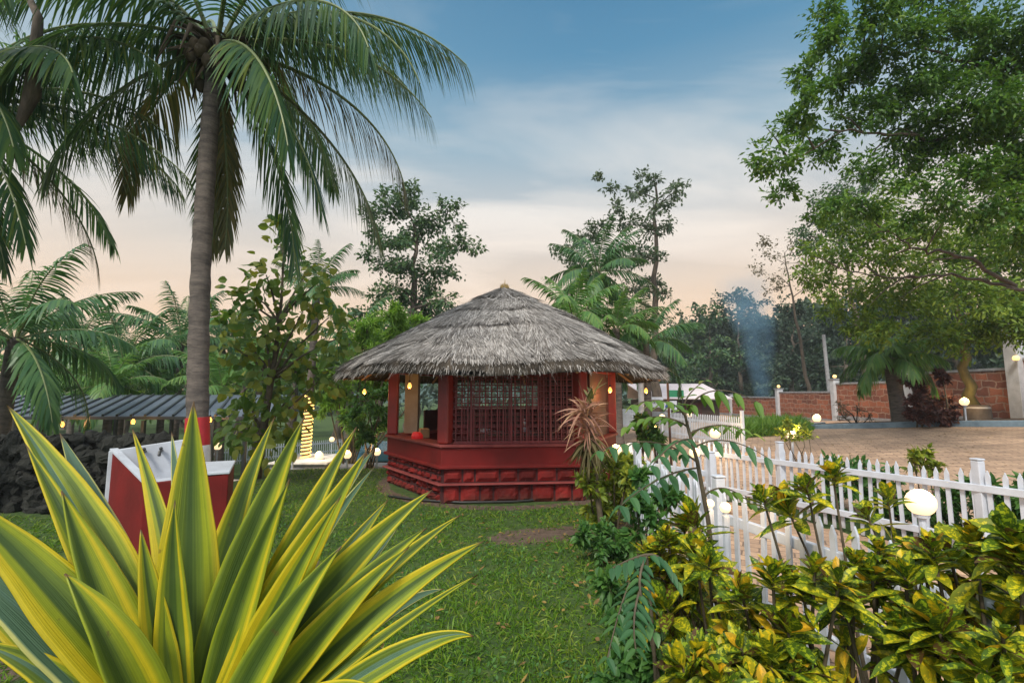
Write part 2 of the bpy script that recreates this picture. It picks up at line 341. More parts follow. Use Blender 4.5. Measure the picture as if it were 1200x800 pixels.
def croton_mat():
    m, nt, b, o = nodes('croton_leaf')
    tc = nt.nodes.new('ShaderNodeTexCoord'); uvs = nt.nodes.new('ShaderNodeSeparateXYZ'); ln(nt, tc.outputs['UV'], uvs.inputs[0])
    g = nt.nodes.new('ShaderNodeNewGeometry')
    base = rmp(nt, g.outputs['Random Per Island'], [(.04, (.09, .045, .015)), (.08, (.04, .085, .008)), (.35, (.085, .15, .010)), (.6, (.20, .24, .012)), (.85, (.42, .37, .014)), (1, (.50, .30, .015))])
    yel = rmp(nt, g.outputs['Random Per Island'], [(.1, (.24, .34, .012)), (.5, (.55, .52, .015)), (.8, (.76, .57, .012)), (1, (.74, .40, .012))])
    n = noise(nt, 75, 3, .65)
    d = nt.nodes.new('ShaderNodeMath'); d.operation = 'SUBTRACT'; ln(nt, uvs.outputs[0], d.inputs[0]); d.inputs[1].default_value = .5
    a = nt.nodes.new('ShaderNodeMath'); a.operation = 'ABSOLUTE'; ln(nt, d.outputs[0], a.inputs[0])
    s = nt.nodes.new('ShaderNodeMath'); s.operation = 'MULTIPLY_ADD'; ln(nt, a.outputs[0], s.inputs[0]); s.inputs[1].default_value = -.32; ln(nt, n, s.inputs[2])
    fac = rmp(nt, s.outputs[0], [(.44, (0, 0, 0)), (.50, (1, 1, 1))])
    col = mixc(nt, fac, base, yel)
    ln(nt, col, b.inputs['Base Color']); b.inputs['Roughness'].default_value = .48; b.inputs['Specular IOR Level'].default_value = .35
    t = nt.nodes.new('ShaderNodeBsdfTranslucent'); ln(nt, col, t.inputs[0])
    x = nt.nodes.new('ShaderNodeMixShader'); x.inputs[0].default_value = .28
    ln(nt, b.outputs[0], x.inputs[1]); ln(nt, t.outputs[0], x.inputs[2]); ln(nt, x.outputs[0], o.inputs[0]); return m
M['croton'] = croton_mat()

def stripe_mat(name, bands, seed, rough=.38, soft=.022):
    """lengthwise bands: (position across the leaf, colour); edges wander a little along the leaf"""
    m, nt, b, o = nodes(name)
    mp = mapping(nt, (5, .8, 1), src='UV'); mp2 = mapping(nt, (34, .5, 1), src='UV')
    for q in nt.nodes:
        if q.type == 'MAPPING': q.inputs['Location'].default_value = (seed * 3.7, seed * 1.3, seed)
    n1 = noise(nt, 1.0, 2, .5, mp); n2 = noise(nt, 1.0, 3, .6, mp2)
    tc = nt.nodes.new('ShaderNodeTexCoord'); u = nt.nodes.new('ShaderNodeSeparateXYZ'); ln(nt, tc.outputs['UV'], u.inputs[0])
    def mth(op, a, c):
        q = nt.nodes.new('ShaderNodeMath'); q.operation = op
        for i, x in enumerate((a, c)):
            if isinstance(x, (int, float)): q.inputs[i].default_value = x
            else: ln(nt, x, q.inputs[i])
        return q.outputs[0]
    e = mth('ADD', u.outputs[0], mth('ADD', mth('MULTIPLY', mth('SUBTRACT', n1, .5), .16), mth('MULTIPLY', mth('SUBTRACT', n2, .5), .05)))
    stops = []
    for k, (p, c) in enumerate(bands):
        if k: stops.append((p - soft, bands[k - 1][1]))
        stops.append((p + (soft if k else 0), c))
    col = rmp(nt, e, stops)
    col = mixc(nt, .55, col, rmp(nt, n2, [(.3, (.55, .6, .5)), (.7, (1.25, 1.2, 1.1))]), 'MULTIPLY')
    sp = rmp(nt, noise(nt, 30, 3, .6), [(.70, (0, 0, 0)), (.76, (1, 1, 1))])
    col = mixc(nt, mth('MULTIPLY', sp, .5), col, (.10, .06, .02))
    dry = mth('ADD', u.outputs[1], mth('MULTIPLY', mth('SUBTRACT', n2, .5), .05))
    col = mixc(nt, rmp(nt, dry, [(.955, (0, 0, 0)), (.985, (1, 1, 1))]), col, (.13, .075, .03))
    mott = noise(nt, 11, 6, .75); col = mixc(nt, .6, col, rmp(nt, mott, [(.3, (.72, .78, .7)), (.7, (1.12, 1.1, 1.1))]), 'MULTIPLY')
    ln(nt, col, b.inputs['Base Color']); ln(nt, rmp(nt, mott, [(.3, (.28, .28, .28)), (.7, (.6, .6, .6))]), b.inputs['Roughness']); b.inputs['Specular IOR Level'].default_value = .45
    bump(nt, b, n2, .5, .005)
    t = nt.nodes.new('ShaderNodeBsdfTranslucent'); ln(nt, col, t.inputs[0])
    x = nt.nodes.new('ShaderNodeMixShader'); x.inputs[0].default_value = .2
    ln(nt, b.outputs[0], x.inputs[1]); ln(nt, t.outputs[0], x.inputs[2]); ln(nt, x.outputs[0], o.inputs[0]); return m

def brickmat(name, c1, c2, mortar, bw, bh, ms, vec_rot=(0, 0, 0), rough=.85, var=None, bstr=.6, wall=False, off=.5, warp=0):
    m, nt, b, o = nodes(name)
    v = mapping(nt, (1, 1, 1), vec_rot)
    if wall:       # a wall in the x / y plane: run the pattern along (distance, height)
        sp = nt.nodes.new('ShaderNodeSeparateXYZ'); ln(nt, v, sp.inputs[0]); cb = nt.nodes.new('ShaderNodeCombineXYZ')
        ad = nt.nodes.new('ShaderNodeMath'); ad.operation = 'ADD'; ln(nt, sp.outputs[0], ad.inputs[0]); ln(nt, sp.outputs[1], ad.inputs[1])
        ln(nt, ad.outputs[0], cb.inputs[0]); ln(nt, sp.outputs[2], cb.inputs[1]); v = cb.outputs[0]
    if warp:
        wn = nt.nodes.new('ShaderNodeTexNoise'); wn.inputs['Scale'].default_value = 2.6; ln(nt, v, wn.inputs['Vector']); wn.inputs['Detail'].default_value = 2
        wm = nt.nodes.new('ShaderNodeVectorMath'); wm.operation = 'MULTIPLY_ADD'; ln(nt, wn.outputs['Color'], wm.inputs[0]); wm.inputs[1].default_value = (warp * 2.5,) * 3; ln(nt, v, wm.inputs[2]); v = wm.outputs[0]
    t = nt.nodes.new('ShaderNodeTexBrick'); ln(nt, v, t.inputs['Vector']); t.inputs['Scale'].default_value = 1
    t.inputs['Color1'].default_value = (*c1, 1); t.inputs['Color2'].default_value = (*c2, 1); t.inputs['Mortar'].default_value = (*mortar, 1)
    t.inputs['Brick Width'].default_value = bw; t.inputs['Row Height'].default_value = bh; t.inputs['Mortar Size'].default_value = ms
    t.inputs['Mortar Smooth'].default_value = .4; t.offset = off; t.squash = 1
    n = noise(nt, 1.3, 5, .65); n2 = noise(nt, 22, 4, .7)
    col = mixc(nt, .75, t.outputs[0], rmp(nt, n, [(.3, (.62, .60, .60)), (.7, (1.2, 1.15, 1.1))]), 'MULTIPLY')
    col = mixc(nt, .6, col, rmp(nt, n2, [(.3, (.6, .6, .6)), (.7, (1.25, 1.2, 1.2))]), 'MULTIPLY')
    ln(nt, col, b.inputs['Base Color']); b.inputs['Roughness'].default_value = rough
    h = nt.nodes.new('ShaderNodeMath'); h.operation = 'MULTIPLY_ADD'; ln(nt, n2, h.inputs[0]); h.inputs[1].default_value = .5
    inv = nt.nodes.new('ShaderNodeMath'); inv.operation = 'SUBTRACT'; inv.inputs[0].default_value = 1; ln(nt, t.outputs['Fac'], inv.inputs[1]); ln(nt, inv.outputs[0], h.inputs[2])
    bump(nt, b, h.outputs[0], bstr, .015); return m
M['paver'] = brickmat('pink_paver', (.52, .36, .24), (.36, .245, .165), (.20, .145, .105), .32, .16, .010, (0, 0, R(28)))
M['laterite'] = brickmat('laterite_block', (.36, .125, .065), (.17, .062, .04), (.34, .21, .15), .46, .26, .03, wall=True, bstr=.9, warp=.10)

def ground_mat():
    m, nt, b, o = nodes('lawn_soil')
    n1 = noise(nt, .55, 5, .6); n2 = noise(nt, 9, 5, .7)
    gcol = rmp(nt, n2, [(.3, (.015, .038, .005)), (.5, (.035, .075, .009)), (.72, (.08, .11, .02))])
    dcol = rmp(nt, n2, [(.3, (.055, .036, .025)), (.7, (.13, .09, .065))])
    at_ = nt.nodes.new('ShaderNodeAttribute'); at_.attribute_name = 'worn'
    w1 = nt.nodes.new('ShaderNodeMath'); w1.operation = 'MULTIPLY_ADD'; ln(nt, n2, w1.inputs[0]); w1.inputs[1].default_value = .7; ln(nt, at_.outputs['Fac'], w1.inputs[2])
    w2 = nt.nodes.new('ShaderNodeMath'); w2.operation = 'MULTIPLY_ADD'; ln(nt, n1, w2.inputs[0]); w2.inputs[1].default_value = .5; ln(nt, w1.outputs[0], w2.inputs[2])
    f = rmp(nt, w2.outputs[0], [(.86, (0, 0, 0)), (1.0, (1, 1, 1))])
    ln(nt, mixc(nt, f, gcol, dcol), b.inputs['Base Color']); b.inputs['Roughness'].default_value = .95
    bump(nt, b, n2, .8, .05); return m
M['lawn'] = ground_mat()
def thatch_mat():
    m, nt, b, o = nodes('grey_thatch')
    g = nt.nodes.new('ShaderNodeNewGeometry')
    n = noise(nt, 3.2, 5, .65)
    a = nt.nodes.new('ShaderNodeMath'); a.operation = 'MULTIPLY_ADD'; ln(nt, g.outputs['Random Per Island'], a.inputs[0]); a.inputs[1].default_value = .5
    s = nt.nodes.new('ShaderNodeMath'); s.operation = 'MULTIPLY'; ln(nt, n, s.inputs[0]); s.inputs[1].default_value = .5; ln(nt, s.outputs[0], a.inputs[2])
    ln(nt, rmp(nt, a.outputs[0], [(.14, (.05, .042, .036)), (.34, (.16, .142, .125)), (.54, (.31, .29, .27)), (.76, (.54, .51, .48)), (.95, (.44, .36, .25))]), b.inputs['Base Color'])
    b.inputs['Roughness'].default_value = .85; return m
M['thatch'] = thatch_mat()
M['thatch_core'] = mat('thatch_underside', (.07, .055, .04), (.03, .024, .018), 9, .95, .6, stretch=(1, 1, .3))
SMOKE = dict(z0=0., z1=1., ax=(0, 0, 0), ay=(0, 0, 0), r0=.5, r1=2.)
def smoke_mat(S):
    """density falls off from the plume's bent axis and breaks up into wisps"""
    m, nt, b, o = nodes('blue_smoke'); nt.nodes.remove(b)
    tc = nt.nodes.new('ShaderNodeNewGeometry'); sp = nt.nodes.new('ShaderNodeSeparateXYZ'); ln(nt, tc.outputs['Position'], sp.inputs[0])
    def mt(op, a, c=None, cl=False):
        q = nt.nodes.new('ShaderNodeMath'); q.operation = op; q.use_clamp = cl
        for i, x in enumerate((a, c)):
            if x is None: continue
            if isinstance(x, (int, float)): q.inputs[i].default_value = float(x)
            else: ln(nt, x, q.inputs[i])
        return q.outputs[0]
    z = sp.outputs[2]; f = mt('DIVIDE', mt('SUBTRACT', z, S['z0']), S['z1'] - S['z0'], True)
    poly = lambda k: mt('ADD', mt('MULTIPLY', mt('ADD', mt('MULTIPLY', f, k[0]), k[1]), f), k[2])
    dx = mt('SUBTRACT', sp.outputs[0], poly(S['ax'])); dy = mt('SUBTRACT', sp.outputs[1], poly(S['ay'])); rr = mt('ADD', mt('MULTIPLY', f, S['r1'] - S['r0']), S['r0'])
    r = mt('DIVIDE', mt('SQRT', mt('ADD', mt('MULTIPLY', dx, dx), mt('MULTIPLY', dy, dy))), rr)
    fall = mt('POWER', mt('SUBTRACT', 1.0, mt('MULTIPLY', r, r), True), 1.3); fade = mt('MULTIPLY', mt('SUBTRACT', 1.0, f), 3.0, True)
    n = noise(nt, .55, 5, .62, tc.outputs['Position'], 1.0); w = rmp(nt, n, [(.34, (.08, .08, .08)), (.64, (1, 1, 1))])
    v = nt.nodes.new('ShaderNodeVolumePrincipled'); v.inputs['Color'].default_value = (.36, .68, .95, 1); v.inputs['Anisotropy'].default_value = .1
    ln(nt, mt('MULTIPLY', mt('MULTIPLY', mt('MULTIPLY', fall, fade), w), S['k']), v.inputs['Density']); ln(nt, v.outputs[0], o.inputs['Volume']); return m
HAZE = .0008
# ------------------------------------------------------------------ the ground
def grid_sheet(xs, ys, zoff=0., keep=None):
    X, Y = np.meshgrid(xs, ys); Z = terrain(X, Y) + zoff
    v = np.stack([X, Y, Z], -1).reshape(-1, 3); nx = len(xs)
    i = np.arange(len(ys) - 1)[:, None] * nx + np.arange(nx - 1)[None]; f = np.stack([i, i + 1, i + nx + 1, i + nx], -1).reshape(-1, 4)
    if keep is not None:
        c = v[f].mean(1); f = f[keep(c[:, 0], c[:, 1])]
    return MB().add(v, f)
def span(a, b, s): return np.arange(a, b + 1e-6, s)
xs = np.concatenate([[-270, -150, -80, -50, -35], span(-24, -5.1, .3), span(-5, 3, .1), span(3.2, 24, .3), [35, 50, 80, 150, 310]])
ys = np.concatenate([[-20, -12], span(-6, 1.8, .3), span(2, 13, .1), span(13.2, 40, .3), [50, 70, 100, 160, 235]])
PC = np.array([-.15, 9.4]); PR = 2.25
def worn(x, y):
    a = np.exp(-((y - 5.85 - .25 * (x - .5)) / .30) ** 2) * .92 * ss(-.6, .2, x) * ss(2.2, 1.4, x) + .9 * np.exp(-((x + 2.1) / .7) ** 2 - ((y - 4.6) / .35) ** 2) + .8 * np.exp(-((x + 3.4) / .6) ** 2 - ((y - 3.2) / .6) ** 2) + .8 * np.exp(-(np.hypot(x - PC[0], y - PC[1]) - PR) ** 2 / .015)
    return a
gr_ = tag(obj('ground', grid_sheet(xs, ys), M['lawn'], smooth=True), kind='structure')
co_ = np.empty(len(gr_.data.vertices) * 3); gr_.data.vertices.foreach_get('co', co_); co_ = co_.reshape(-1, 3)
a_ = gr_.data.attributes.new('worn', 'FLOAT', 'POINT'); a_.data.foreach_set('value', np.clip(worn(co_[:, 0], co_[:, 1]), 0, 1).astype(np.float32))
# fence lines (ground plan)
A0, A1 = np.array([3.0, 8.1]), np.array([5.35, 2.6])
Bp = [np.array(p) for p in ((1.48, 5.75), (1.60, 3.80), (2.02, 2.40), (2.62, .85))]
Cp = [np.array(p) for p in ((5.15, 23.), (5.55, 17.), (6.0, 12.6))]
def xB(y): return np.interp(y, [.5, .85, 2.4, 3.8, 5.75, 7.0, 8.2, 9.0, 30], [2.7, 2.62, 2.02, 1.60, 1.48, 1.9, 2.6, 2.75, 3.2])
def kerb_x(y): return np.interp(y, [12.6, 13.6, 15.0, 16.2, 17.4], [15.0, 14.5, 13.2, 11.9, 10.9])
def is_paved(x, y):
    m = (x > xB(y)) & (x < 16.4) & (y > .4) & (y < 40)
    m &= ~((y > 12.7) & (x > kerb_x(y)) & (y < 20) & (x > 10.9))
    d = (A1 - A0) / np.linalg.norm(A1 - A0); px, py = x - A0[0], y - A0[1]
    along = px * d[0] + py * d[1]; across = -px * d[1] + py * d[0]
    return m & ~((along > -.2) & (across > .02) & (across < .62))
pav = grid_sheet(span(1.3, 16.6, .12), span(.4, 40, .12), .012, is_paved)
tag(obj('pavement', pav, M['paver'], smooth=True), kind='structure')
# distant wooded ridge
hb = MB(); hx = np.linspace(-260, 300, 90); rows = []
for j, (yy, k) in enumerate([(150, 0), (158, .55), (170, .85), (190, 1.0), (230, .9)]):
    hz = 19 + 6 * np.sin(hx * .021 + 1) + 3 * np.sin(hx * .07 + 2) + 9 * ss(20, 120, hx) - 10 * ss(0, -120, hx)
    rows.append(np.stack([hx, np.full_like(hx, yy), hz * k - 2], -1))
v = np.concatenate(rows); i = np.arange(4)[:, None] * 90 + np.arange(89)[None]
hb.add(v, np.stack([i, i + 1, i + 91, i + 90], -1).reshape(-1, 4))
M['ridge'] = mat('wooded_ridge', (.055, .105, .085), (.025, .055, .05), .25, .95, 1, .6, detail=8)
tag(obj('hill', hb, M['ridge'], smooth=True), kind='structure')
hz_ = MB(); box(hz_, (20, 107, 21.5), (606, 262, 49)); M['haze'] = bpy.data.materials.new('haze'); M['haze'].use_nodes = True; nt_h = M['haze'].node_tree
nt_h.nodes.remove(nt_h.nodes['Principled BSDF']); vh = nt_h.nodes.new('ShaderNodeVolumePrincipled'); vh.inputs['Color'].default_value = (.86, .93, 1, 1); vh.inputs['Density'].default_value = HAZE; ln(nt_h, vh.outputs[0], nt_h.nodes['Material Output'].inputs['Volume'])
if HAZE: tag(obj('haze', hz_, M['haze']), kind='stuff')
# ------------------------------------------------------------------ red pavilion with a thatched roof
PC = np.array([-.15, 9.4]); PR = 2.25; PT = R(5.5)
def hexpt(k, r, z): a = PT + k * math.pi / 3; return np.array([PC[0] + r * math.cos(a), PC[1] + r * math.sin(a), z])
pav_root = thing('thatched_pavilion', (PC[0], PC[1], 0), 'red six sided pavilion of stone and lattice under a grey thatched roof', 'pavilion')
def ring(mb, ro, ri, z0, z1):
    v = np.array([hexpt(k, r, z) for r, z in ((ro, z0), (ro, z1), (ri, z1), (ri, z0)) for k in range(6)])
    f = []
    for a in range(4):
        for k in range(6): f.append([a * 6 + k, a * 6 + (k + 1) % 6, (a + 1) % 4 * 6 + (k + 1) % 6, (a + 1) % 4 * 6 + k])
    return mb.add(v, f)
mb = MB(); ring(mb, PR - .06, PR - .34, -.1, .52); obj('joint_mortar', mb, mat('dark_red_joint', (.05, .008, .009), (.03, .006, .007), 6, .9), pav_root)
mb = MB(); ring(mb, PR - .03, PR - .34, .522, .83)
obj('base_wall', mb, M['red_wall'], pav_root, bevel=.012)
mb = MB(); ring(mb, PR + .035, PR - .30, .515, .565)
obj('ledge', mb, M['red_wall'], pav_root, bevel=.012)
mb = MB(); ring(mb, PR + .015, PR - .36, .832, .878)
obj('sill', mb, M['cap'], pav_root, bevel=.012)
mb = MB(); ring(mb, PR + .05, PR - .34, .277, .30); obj('stone_course_ledge', mb, M['cap'], pav_root, bevel=.008)
def rough_block(mb, P, ex, en, L, Hh, D, amp):
    nu, nv = max(3, int(L / .05)), max(3, int(Hh / .05))
    u = np.linspace(-.5, .5, nu + 1); w = np.linspace(-.5, .5, nv + 1); U, W = np.meshgrid(u, w)
    edge = np.minimum(1, 16 * np.minimum(.5 - abs(U), .5 - abs(W))); rnd = rng.normal(size=U.shape)
    dep = D * (.12 + .88 * np.clip(edge * 1.6, 0, 1) ** .5) + amp * rnd * edge + amp * .8 * rng.normal() * (U + W * rng.normal())
    v = P + ex * (U * L)[..., None] + np.array([0, 0, 1.]) * (W * Hh)[..., None] + en * dep[..., None]
    i = np.arange(nv)[:, None] * (nu + 1) + np.arange(nu)[None]
    mb.add(v.reshape(-1, 3), np.stack([i, i + 1, i + nu + 2, i + nu + 1], -1).reshape(-1, 4))
mb = MB()
for k in range(6):
    a, b = hexpt(k, PR - .06, 0), hexpt(k + 1, PR - .06, 0); e = (b - a); L = np.linalg.norm(e); e /= L
    en = np.array([e[1], -e[0], 0])
    rough = k in (2, 3)
    rowz = [(.0, .275), (.305, .51)] if not rough else [(.0, .13), (.135, .275), (.305, .41), (.415, .51)]
    for z0, z1 in rowz:
        x = .015
        while x < L - .05:
            w = min(rng.uniform(.16, .40) if not rough else rng.uniform(.10, .26), L - .01 - x)
            if w > .05: rough_block(mb, a + e * (x + w / 2) + [0, 0, (z0 + z1) / 2], e, en, w - .03, (z1 - z0) - .022, .042, .003 if not rough else .014)
            x += w
obj('stone_block_facing', mb, M['red_stone'], pav_root)
for k in range(6):
    mb = MB(); p = hexpt(k, PR - .13, 0); box(mb, p + [0, 0, 1.48], (.19, .19, 1.2), PT + k * math.pi / 3)
    obj('post', mb, M['red_post'], pav_root, bevel=.03)
mb = MB()
for k in range(6): beam(mb, hexpt(k, PR - .13, 2.09), hexpt(k + 1, PR - .13, 2.09), .12, .14)
obj('ring_beam', mb, M['red_post'], pav_root)
def lattice(k, z0, z1):
    a, b = hexpt(k, PR - .13, 0), hexpt(k + 1, PR - .13, 0); e = b - a; L = np.linalg.norm(e); e /= L; en = np.array([e[1], -e[0], 0])
    mb = MB(); rz = math.atan2(e[1], e[0])
    beam(mb, a + e * .13 + [0, 0, z0 + .02], b - e * .13 + [0, 0, z0 + .02], .05, .04)
    for x in np.arange(.16, L - .1, .092):
        box(mb, a + e * x + en * .012 + [0, 0, (z0 + z1) / 2], (.022, .014, z1 - z0), rz)
        if int(x * 10) % 3 != 1: box(mb, a + e * (x + .036) + en * .012 + [0, 0, (z0 + z1) / 2], (.011, .013, z1 - z0), rz)
    for x in np.arange(.40, L - .3, .62): box(mb, a + e * x + en * .03 + [0, 0, (z0 + z1) / 2], (.03, .02, z1 - z0), rz)
    for z in np.arange(z0 + .07, z1, .092):
        for dz, th in ((0, .020), (.034, .010)): box(mb, (a + b) / 2 - en * .012 + [0, 0, z + dz], (L - .18, .014, th), rz)
    for z in (z0 + .26, z0 + .56): box(mb, (a + b) / 2 - en * .031 + [0, 0, z], (L - .18, .02, .03), rz)
    return mb
obj('lattice_screen', lattice(4, .88, 2.04), M['lattice'], pav_root)
def panel(k, z0, z1, f0=0., f1=1.):
    a, b = hexpt(k, PR - .16, 0), hexpt(k + 1, PR - .16, 0); e = b - a
    mb = MB(); beam(mb, a + e * f0 + [0, 0, (z0 + z1) / 2], a + e * f1 + [0, 0, (z0 + z1) / 2], .03, z1 - z0); return mb
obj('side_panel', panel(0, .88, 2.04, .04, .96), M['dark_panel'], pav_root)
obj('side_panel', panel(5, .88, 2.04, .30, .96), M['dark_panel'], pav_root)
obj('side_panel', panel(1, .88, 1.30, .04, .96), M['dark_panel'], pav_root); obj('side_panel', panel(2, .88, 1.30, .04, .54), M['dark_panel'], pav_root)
fl = MB(); v = [hexpt(k, PR - .34, .12) for k in range(6)]; fl.add(v, [[0, 1, 2, 3], [0, 3, 4, 5]]); obj('floor', fl, M['grey_conc'], pav_root)
mb = MB(); box(mb, at(483, 480, 9.6) * [1, 1, 0] + [0, 0, 1.1], (.26, .2, 2.0)); obj('pier', mb, M['beige'], pav_root)
# roof
def roof_r(phi):      # half way between a hexagon and a circle
    q = (phi - PT) % (math.pi / 3) - math.pi / 6
    return 3.22 * (.45 * math.cos(math.pi / 6) / np.cos(q) + .55) * (1 + .012 * np.sin(phi * 11 + 1) + .008 * np.sin(phi * 23))
APX = 3.80
def roof_z(t, phi): # t 0 apex .. 1 eave
    return APX - .05 - 1.72 * (t ** .97) + .13 * np.sin(math.pi * t) * .6 + .015 * np.sin(phi * 7 + t * 9) + .03 * t * np.sin(phi * 6 * 1.0 - PT * 6 + math.pi)
mb = MB(); ph = np.linspace(0, 2 * math.pi, 73)[:-1]; ts = np.linspace(.01, .985, 16)
vs = []
for t in list(ts) + [.985] + list(ts[::-1]):
    under = len(vs) > 15
    vs.append(np.stack([PC[0] + roof_r(ph) * t * np.cos(ph), PC[1] + roof_r(ph) * t * np.sin(ph), roof_z(t, ph) - (.13 if under else .0) - (.02 if len(vs) == 16 else 0)], -1))
n = len(vs); i = np.arange(n - 1)[:, None] * 72; j = np.arange(72)[None]; j2 = (j + 1) % 72
mb.add(np.concatenate(vs), np.stack([i + j, i + 72 + j, i + 72 + j2, i + j2], -1).reshape(-1, 4))
roof = obj('roof', mb, M['thatch_core'], pav_root, smooth=True)
mb = MB()
EDG = [.02, .25, .47, .67, .84, 1.0]
for bi in range(5):
    a0, a1 = EDG[bi], EDG[bi + 1]; cnt = (4500, 10500, 15500, 18000, 19000)[bi]
    phi = rng.uniform(0, 2 * math.pi, cnt); r = roof_r(phi); sh = .035 * np.sin(phi * 3 + bi * 2) + .018 * np.sin(phi * 11 + bi) + .012 * np.sin(phi * 29 + 3 * bi)
    on = rng.random(cnt) < .16 * (.5 + .5 * np.sin(phi * 2 + bi * 1.7))                                    # these finish on the ragged lower line of the course
    t2 = np.where(on, a1 + sh * (bi < 4) + rng.normal(0, .010, cnt), rng.uniform(a0 + .05, a1, cnt)); t2 = np.minimum(t2, 1.015)
    bid = np.floor(phi * (14 + 12 * bi) / 6.2832 + .4 * np.sin(t2 * 40)).astype(int) % 97; bt = rng.normal(0, .045, 97)[bid]; bh = rng.random(97)[bid]; t2 = np.minimum(t2 + (bh - .5) * .03, 1.03)
    t1_ = np.maximum(t2 - rng.uniform(.10, .20, cnt), .012)
    thick = lambda t: .012 + (.034 if bi < 4 else .035) * np.clip((t - a0) / (a1 - a0), -.3, 1.05)
    p2 = phi + (bt + rng.normal(0, .026, cnt)) / np.maximum(t2, .25)
    pt = lambda t, p, z: np.stack([PC[0] + r * t * np.cos(p), PC[1] + r * t * np.sin(p), roof_z(t, p) + z], -1)
    o = pt(t1_, phi, thick(t1_) - .01 + .02 * rng.random(cnt)); e = pt(t2, p2, thick(t2) + .03 * bh + .022 * rng.random(cnt) ** 2 - .03 * (t2 > .97))
    d = e - o; L = np.linalg.norm(d, axis=1)
    out = np.stack([np.cos(phi), np.sin(phi), np.full(cnt, 1.7)], -1) + rng.normal(0, .25, (cnt, 3))
    strips(mb, o, d, out, L, rng.uniform(.007, .020, cnt), rng.uniform(-.04, .02, cnt), 2, lambda x: np.clip(1.1 - x * .75, .2, 1), cols=2)
    if bi < 4:                                                    # cut ends hanging over the step
        c2 = 350 + 120 * bi; phi = rng.uniform(0, 2 * math.pi, c2); r = roof_r(phi); t = a1 + .035 * np.sin(phi * 3 + bi * 2) + .018 * np.sin(phi * 11 + bi) + .012 * np.sin(phi * 29 + 3 * bi) - rng.uniform(0, .02, c2)
        o = pt(t, phi, thick(t) - .045 * rng.random(c2)); d = np.stack([np.cos(phi), np.sin(phi), np.full(c2, -.9)], -1) + rng.normal(0, .25, (c2, 3))
        strips(mb, o, d, rdir(c2, .6), rng.uniform(.03, .10, c2), rng.uniform(.007, .016, c2), .1, 2, lambda x: np.clip(1 - x * .6, .3, 1), cols=2)
# loose straws and fallen bundles
cnt = 900; phi = rng.uniform(0, 6.28, cnt); t = rng.uniform(.15, .98, cnt); r = roof_r(phi)
o = np.stack([PC[0] + r * t * np.cos(phi), PC[1] + r * t * np.sin(phi), roof_z(t, phi) + .05], -1)
d = np.stack([np.cos(phi + rng.normal(0, .9, cnt)), np.sin(phi + rng.normal(0, .9, cnt)), -.45 + rng.normal(0, .15, cnt)], -1)
strips(mb, o, d, rdir(cnt, 1.5), rng.uniform(.15, .5, cnt), .012, -.1, 2, lambda x: np.clip(1 - x * .6, .2, 1), cols=2)
# drooping fringe
cnt = 9000; phi = rng.uniform(0, 6.28, cnt); t = rng.uniform(.93, .99, cnt); r = roof_r(phi)
o = np.stack([PC[0] + r * t * np.cos(phi), PC[1] + r * t * np.sin(phi), roof_z(t, phi) - .01 - .09 * rng.random(cnt)], -1)
d = np.stack([np.cos(phi) * .8, np.sin(phi) * .8, -.55 - .7 * rng.random(cnt)], -1) + rng.normal(0, .2, (cnt, 3))
strips(mb, o, d, rdir(cnt), rng.uniform(.04, .14, cnt), rng.uniform(.005, .012, cnt), rng.uniform(0, .2, cnt), 2, lambda x: np.clip(1 - x * .7, .2, 1), cols=2, g=(0, 0, -1))
obj('thatch', mb, M['thatch'], roof)
mb = MB(); cnt = 260; phi = rng.uniform(0, 6.28, cnt)
o = np.stack([PC[0] + .10 * np.cos(phi), PC[1] + .10 * np.sin(phi), np.full(cnt, APX - .11)], -1)
strips(mb, o, np.stack([-np.cos(phi) * .35, -np.sin(phi) * .35, np.full(cnt, 1.)], -1) + rng.normal(0, .12, (cnt, 3)), rdir(cnt), rng.uniform(.08, .17, cnt), .012, 0, 2, cols=2)
tube(mb, [(PC[0], PC[1], APX - .15), (PC[0] + .01, PC[1], APX + .12)], [.022, .004], 6)
obj('top_knot', mb, mat('yellow_straw', (.40, .28, .10), (.22, .15, .06), 6, .8), roof)
mb = MB()
for k in range(24):
    a = k * math.pi / 12 + .1; rr = roof_r(np.array([a]))[0]
    p = lambda t: (PC[0] + rr * t * math.cos(a), PC[1] + rr * t * math.sin(a), float(roof_z(t, np.array([a]))[0]) - .175)
    tube(mb, [p(.05), p(.5), p(.97)], .025, 6)
obj('rafter', mb, M['tan_wood'], roof)
mb = MB(); px = at(784, 460, 9.2); tube(mb, [(px[0], px[1], 0), (px[0] - .02, px[1], 1.85)], .022, 6); obj('prop_pole', mb, M['dark_wood'], pav_root)

# bulbs under the eave
def point(p, watt, parent, col=(1, .66, .33), rad=.04):
    l = bpy.data.lights.new('glow', 'POINT'); l.energy = watt; l.color = col; l.shadow_soft_size = rad; l.use_shadow = True
    o = bpy.data.objects.new('glow', l); C.objects.link(o); o.parent = parent; o.location = tuple(np.array(p) - WL[parent.name])
def bulb_lamp(u, v, d, label, group, cord=.25, r=.038, watt=9):
    p = at(u, v, d); t = thing('hanging_lamp', p, label, 'lamp', group)
    mb = MB(); lathe(mb, p, [(.001, -r * 1.15), (r * .6, -r * .95), (r, -r * .2), (r * .85, r * .5), (r * .45, r * 1.2), (r * .4, r * 1.5)], 12); obj('bulb', mb, M['bulb'], t, smooth=True)
    if watt: point(p - [0, 0, r * 2.2], watt, t, (1, .50, .16))
    mb = MB(); lathe(mb, p, [(r * .42, r * 1.4), (r * .5, r * 2.3), (.004, r * 2.5)], 10); obj('socket', mb, M['black'], t)
    mb = MB(); tube(mb, [p + [0, 0, r * 2.4], p + [0, 0, r * 2.4 + cord]], .004, 5); obj('cord', mb, M['black'], t)
G = 'bulbs hanging from the pavilion eave'
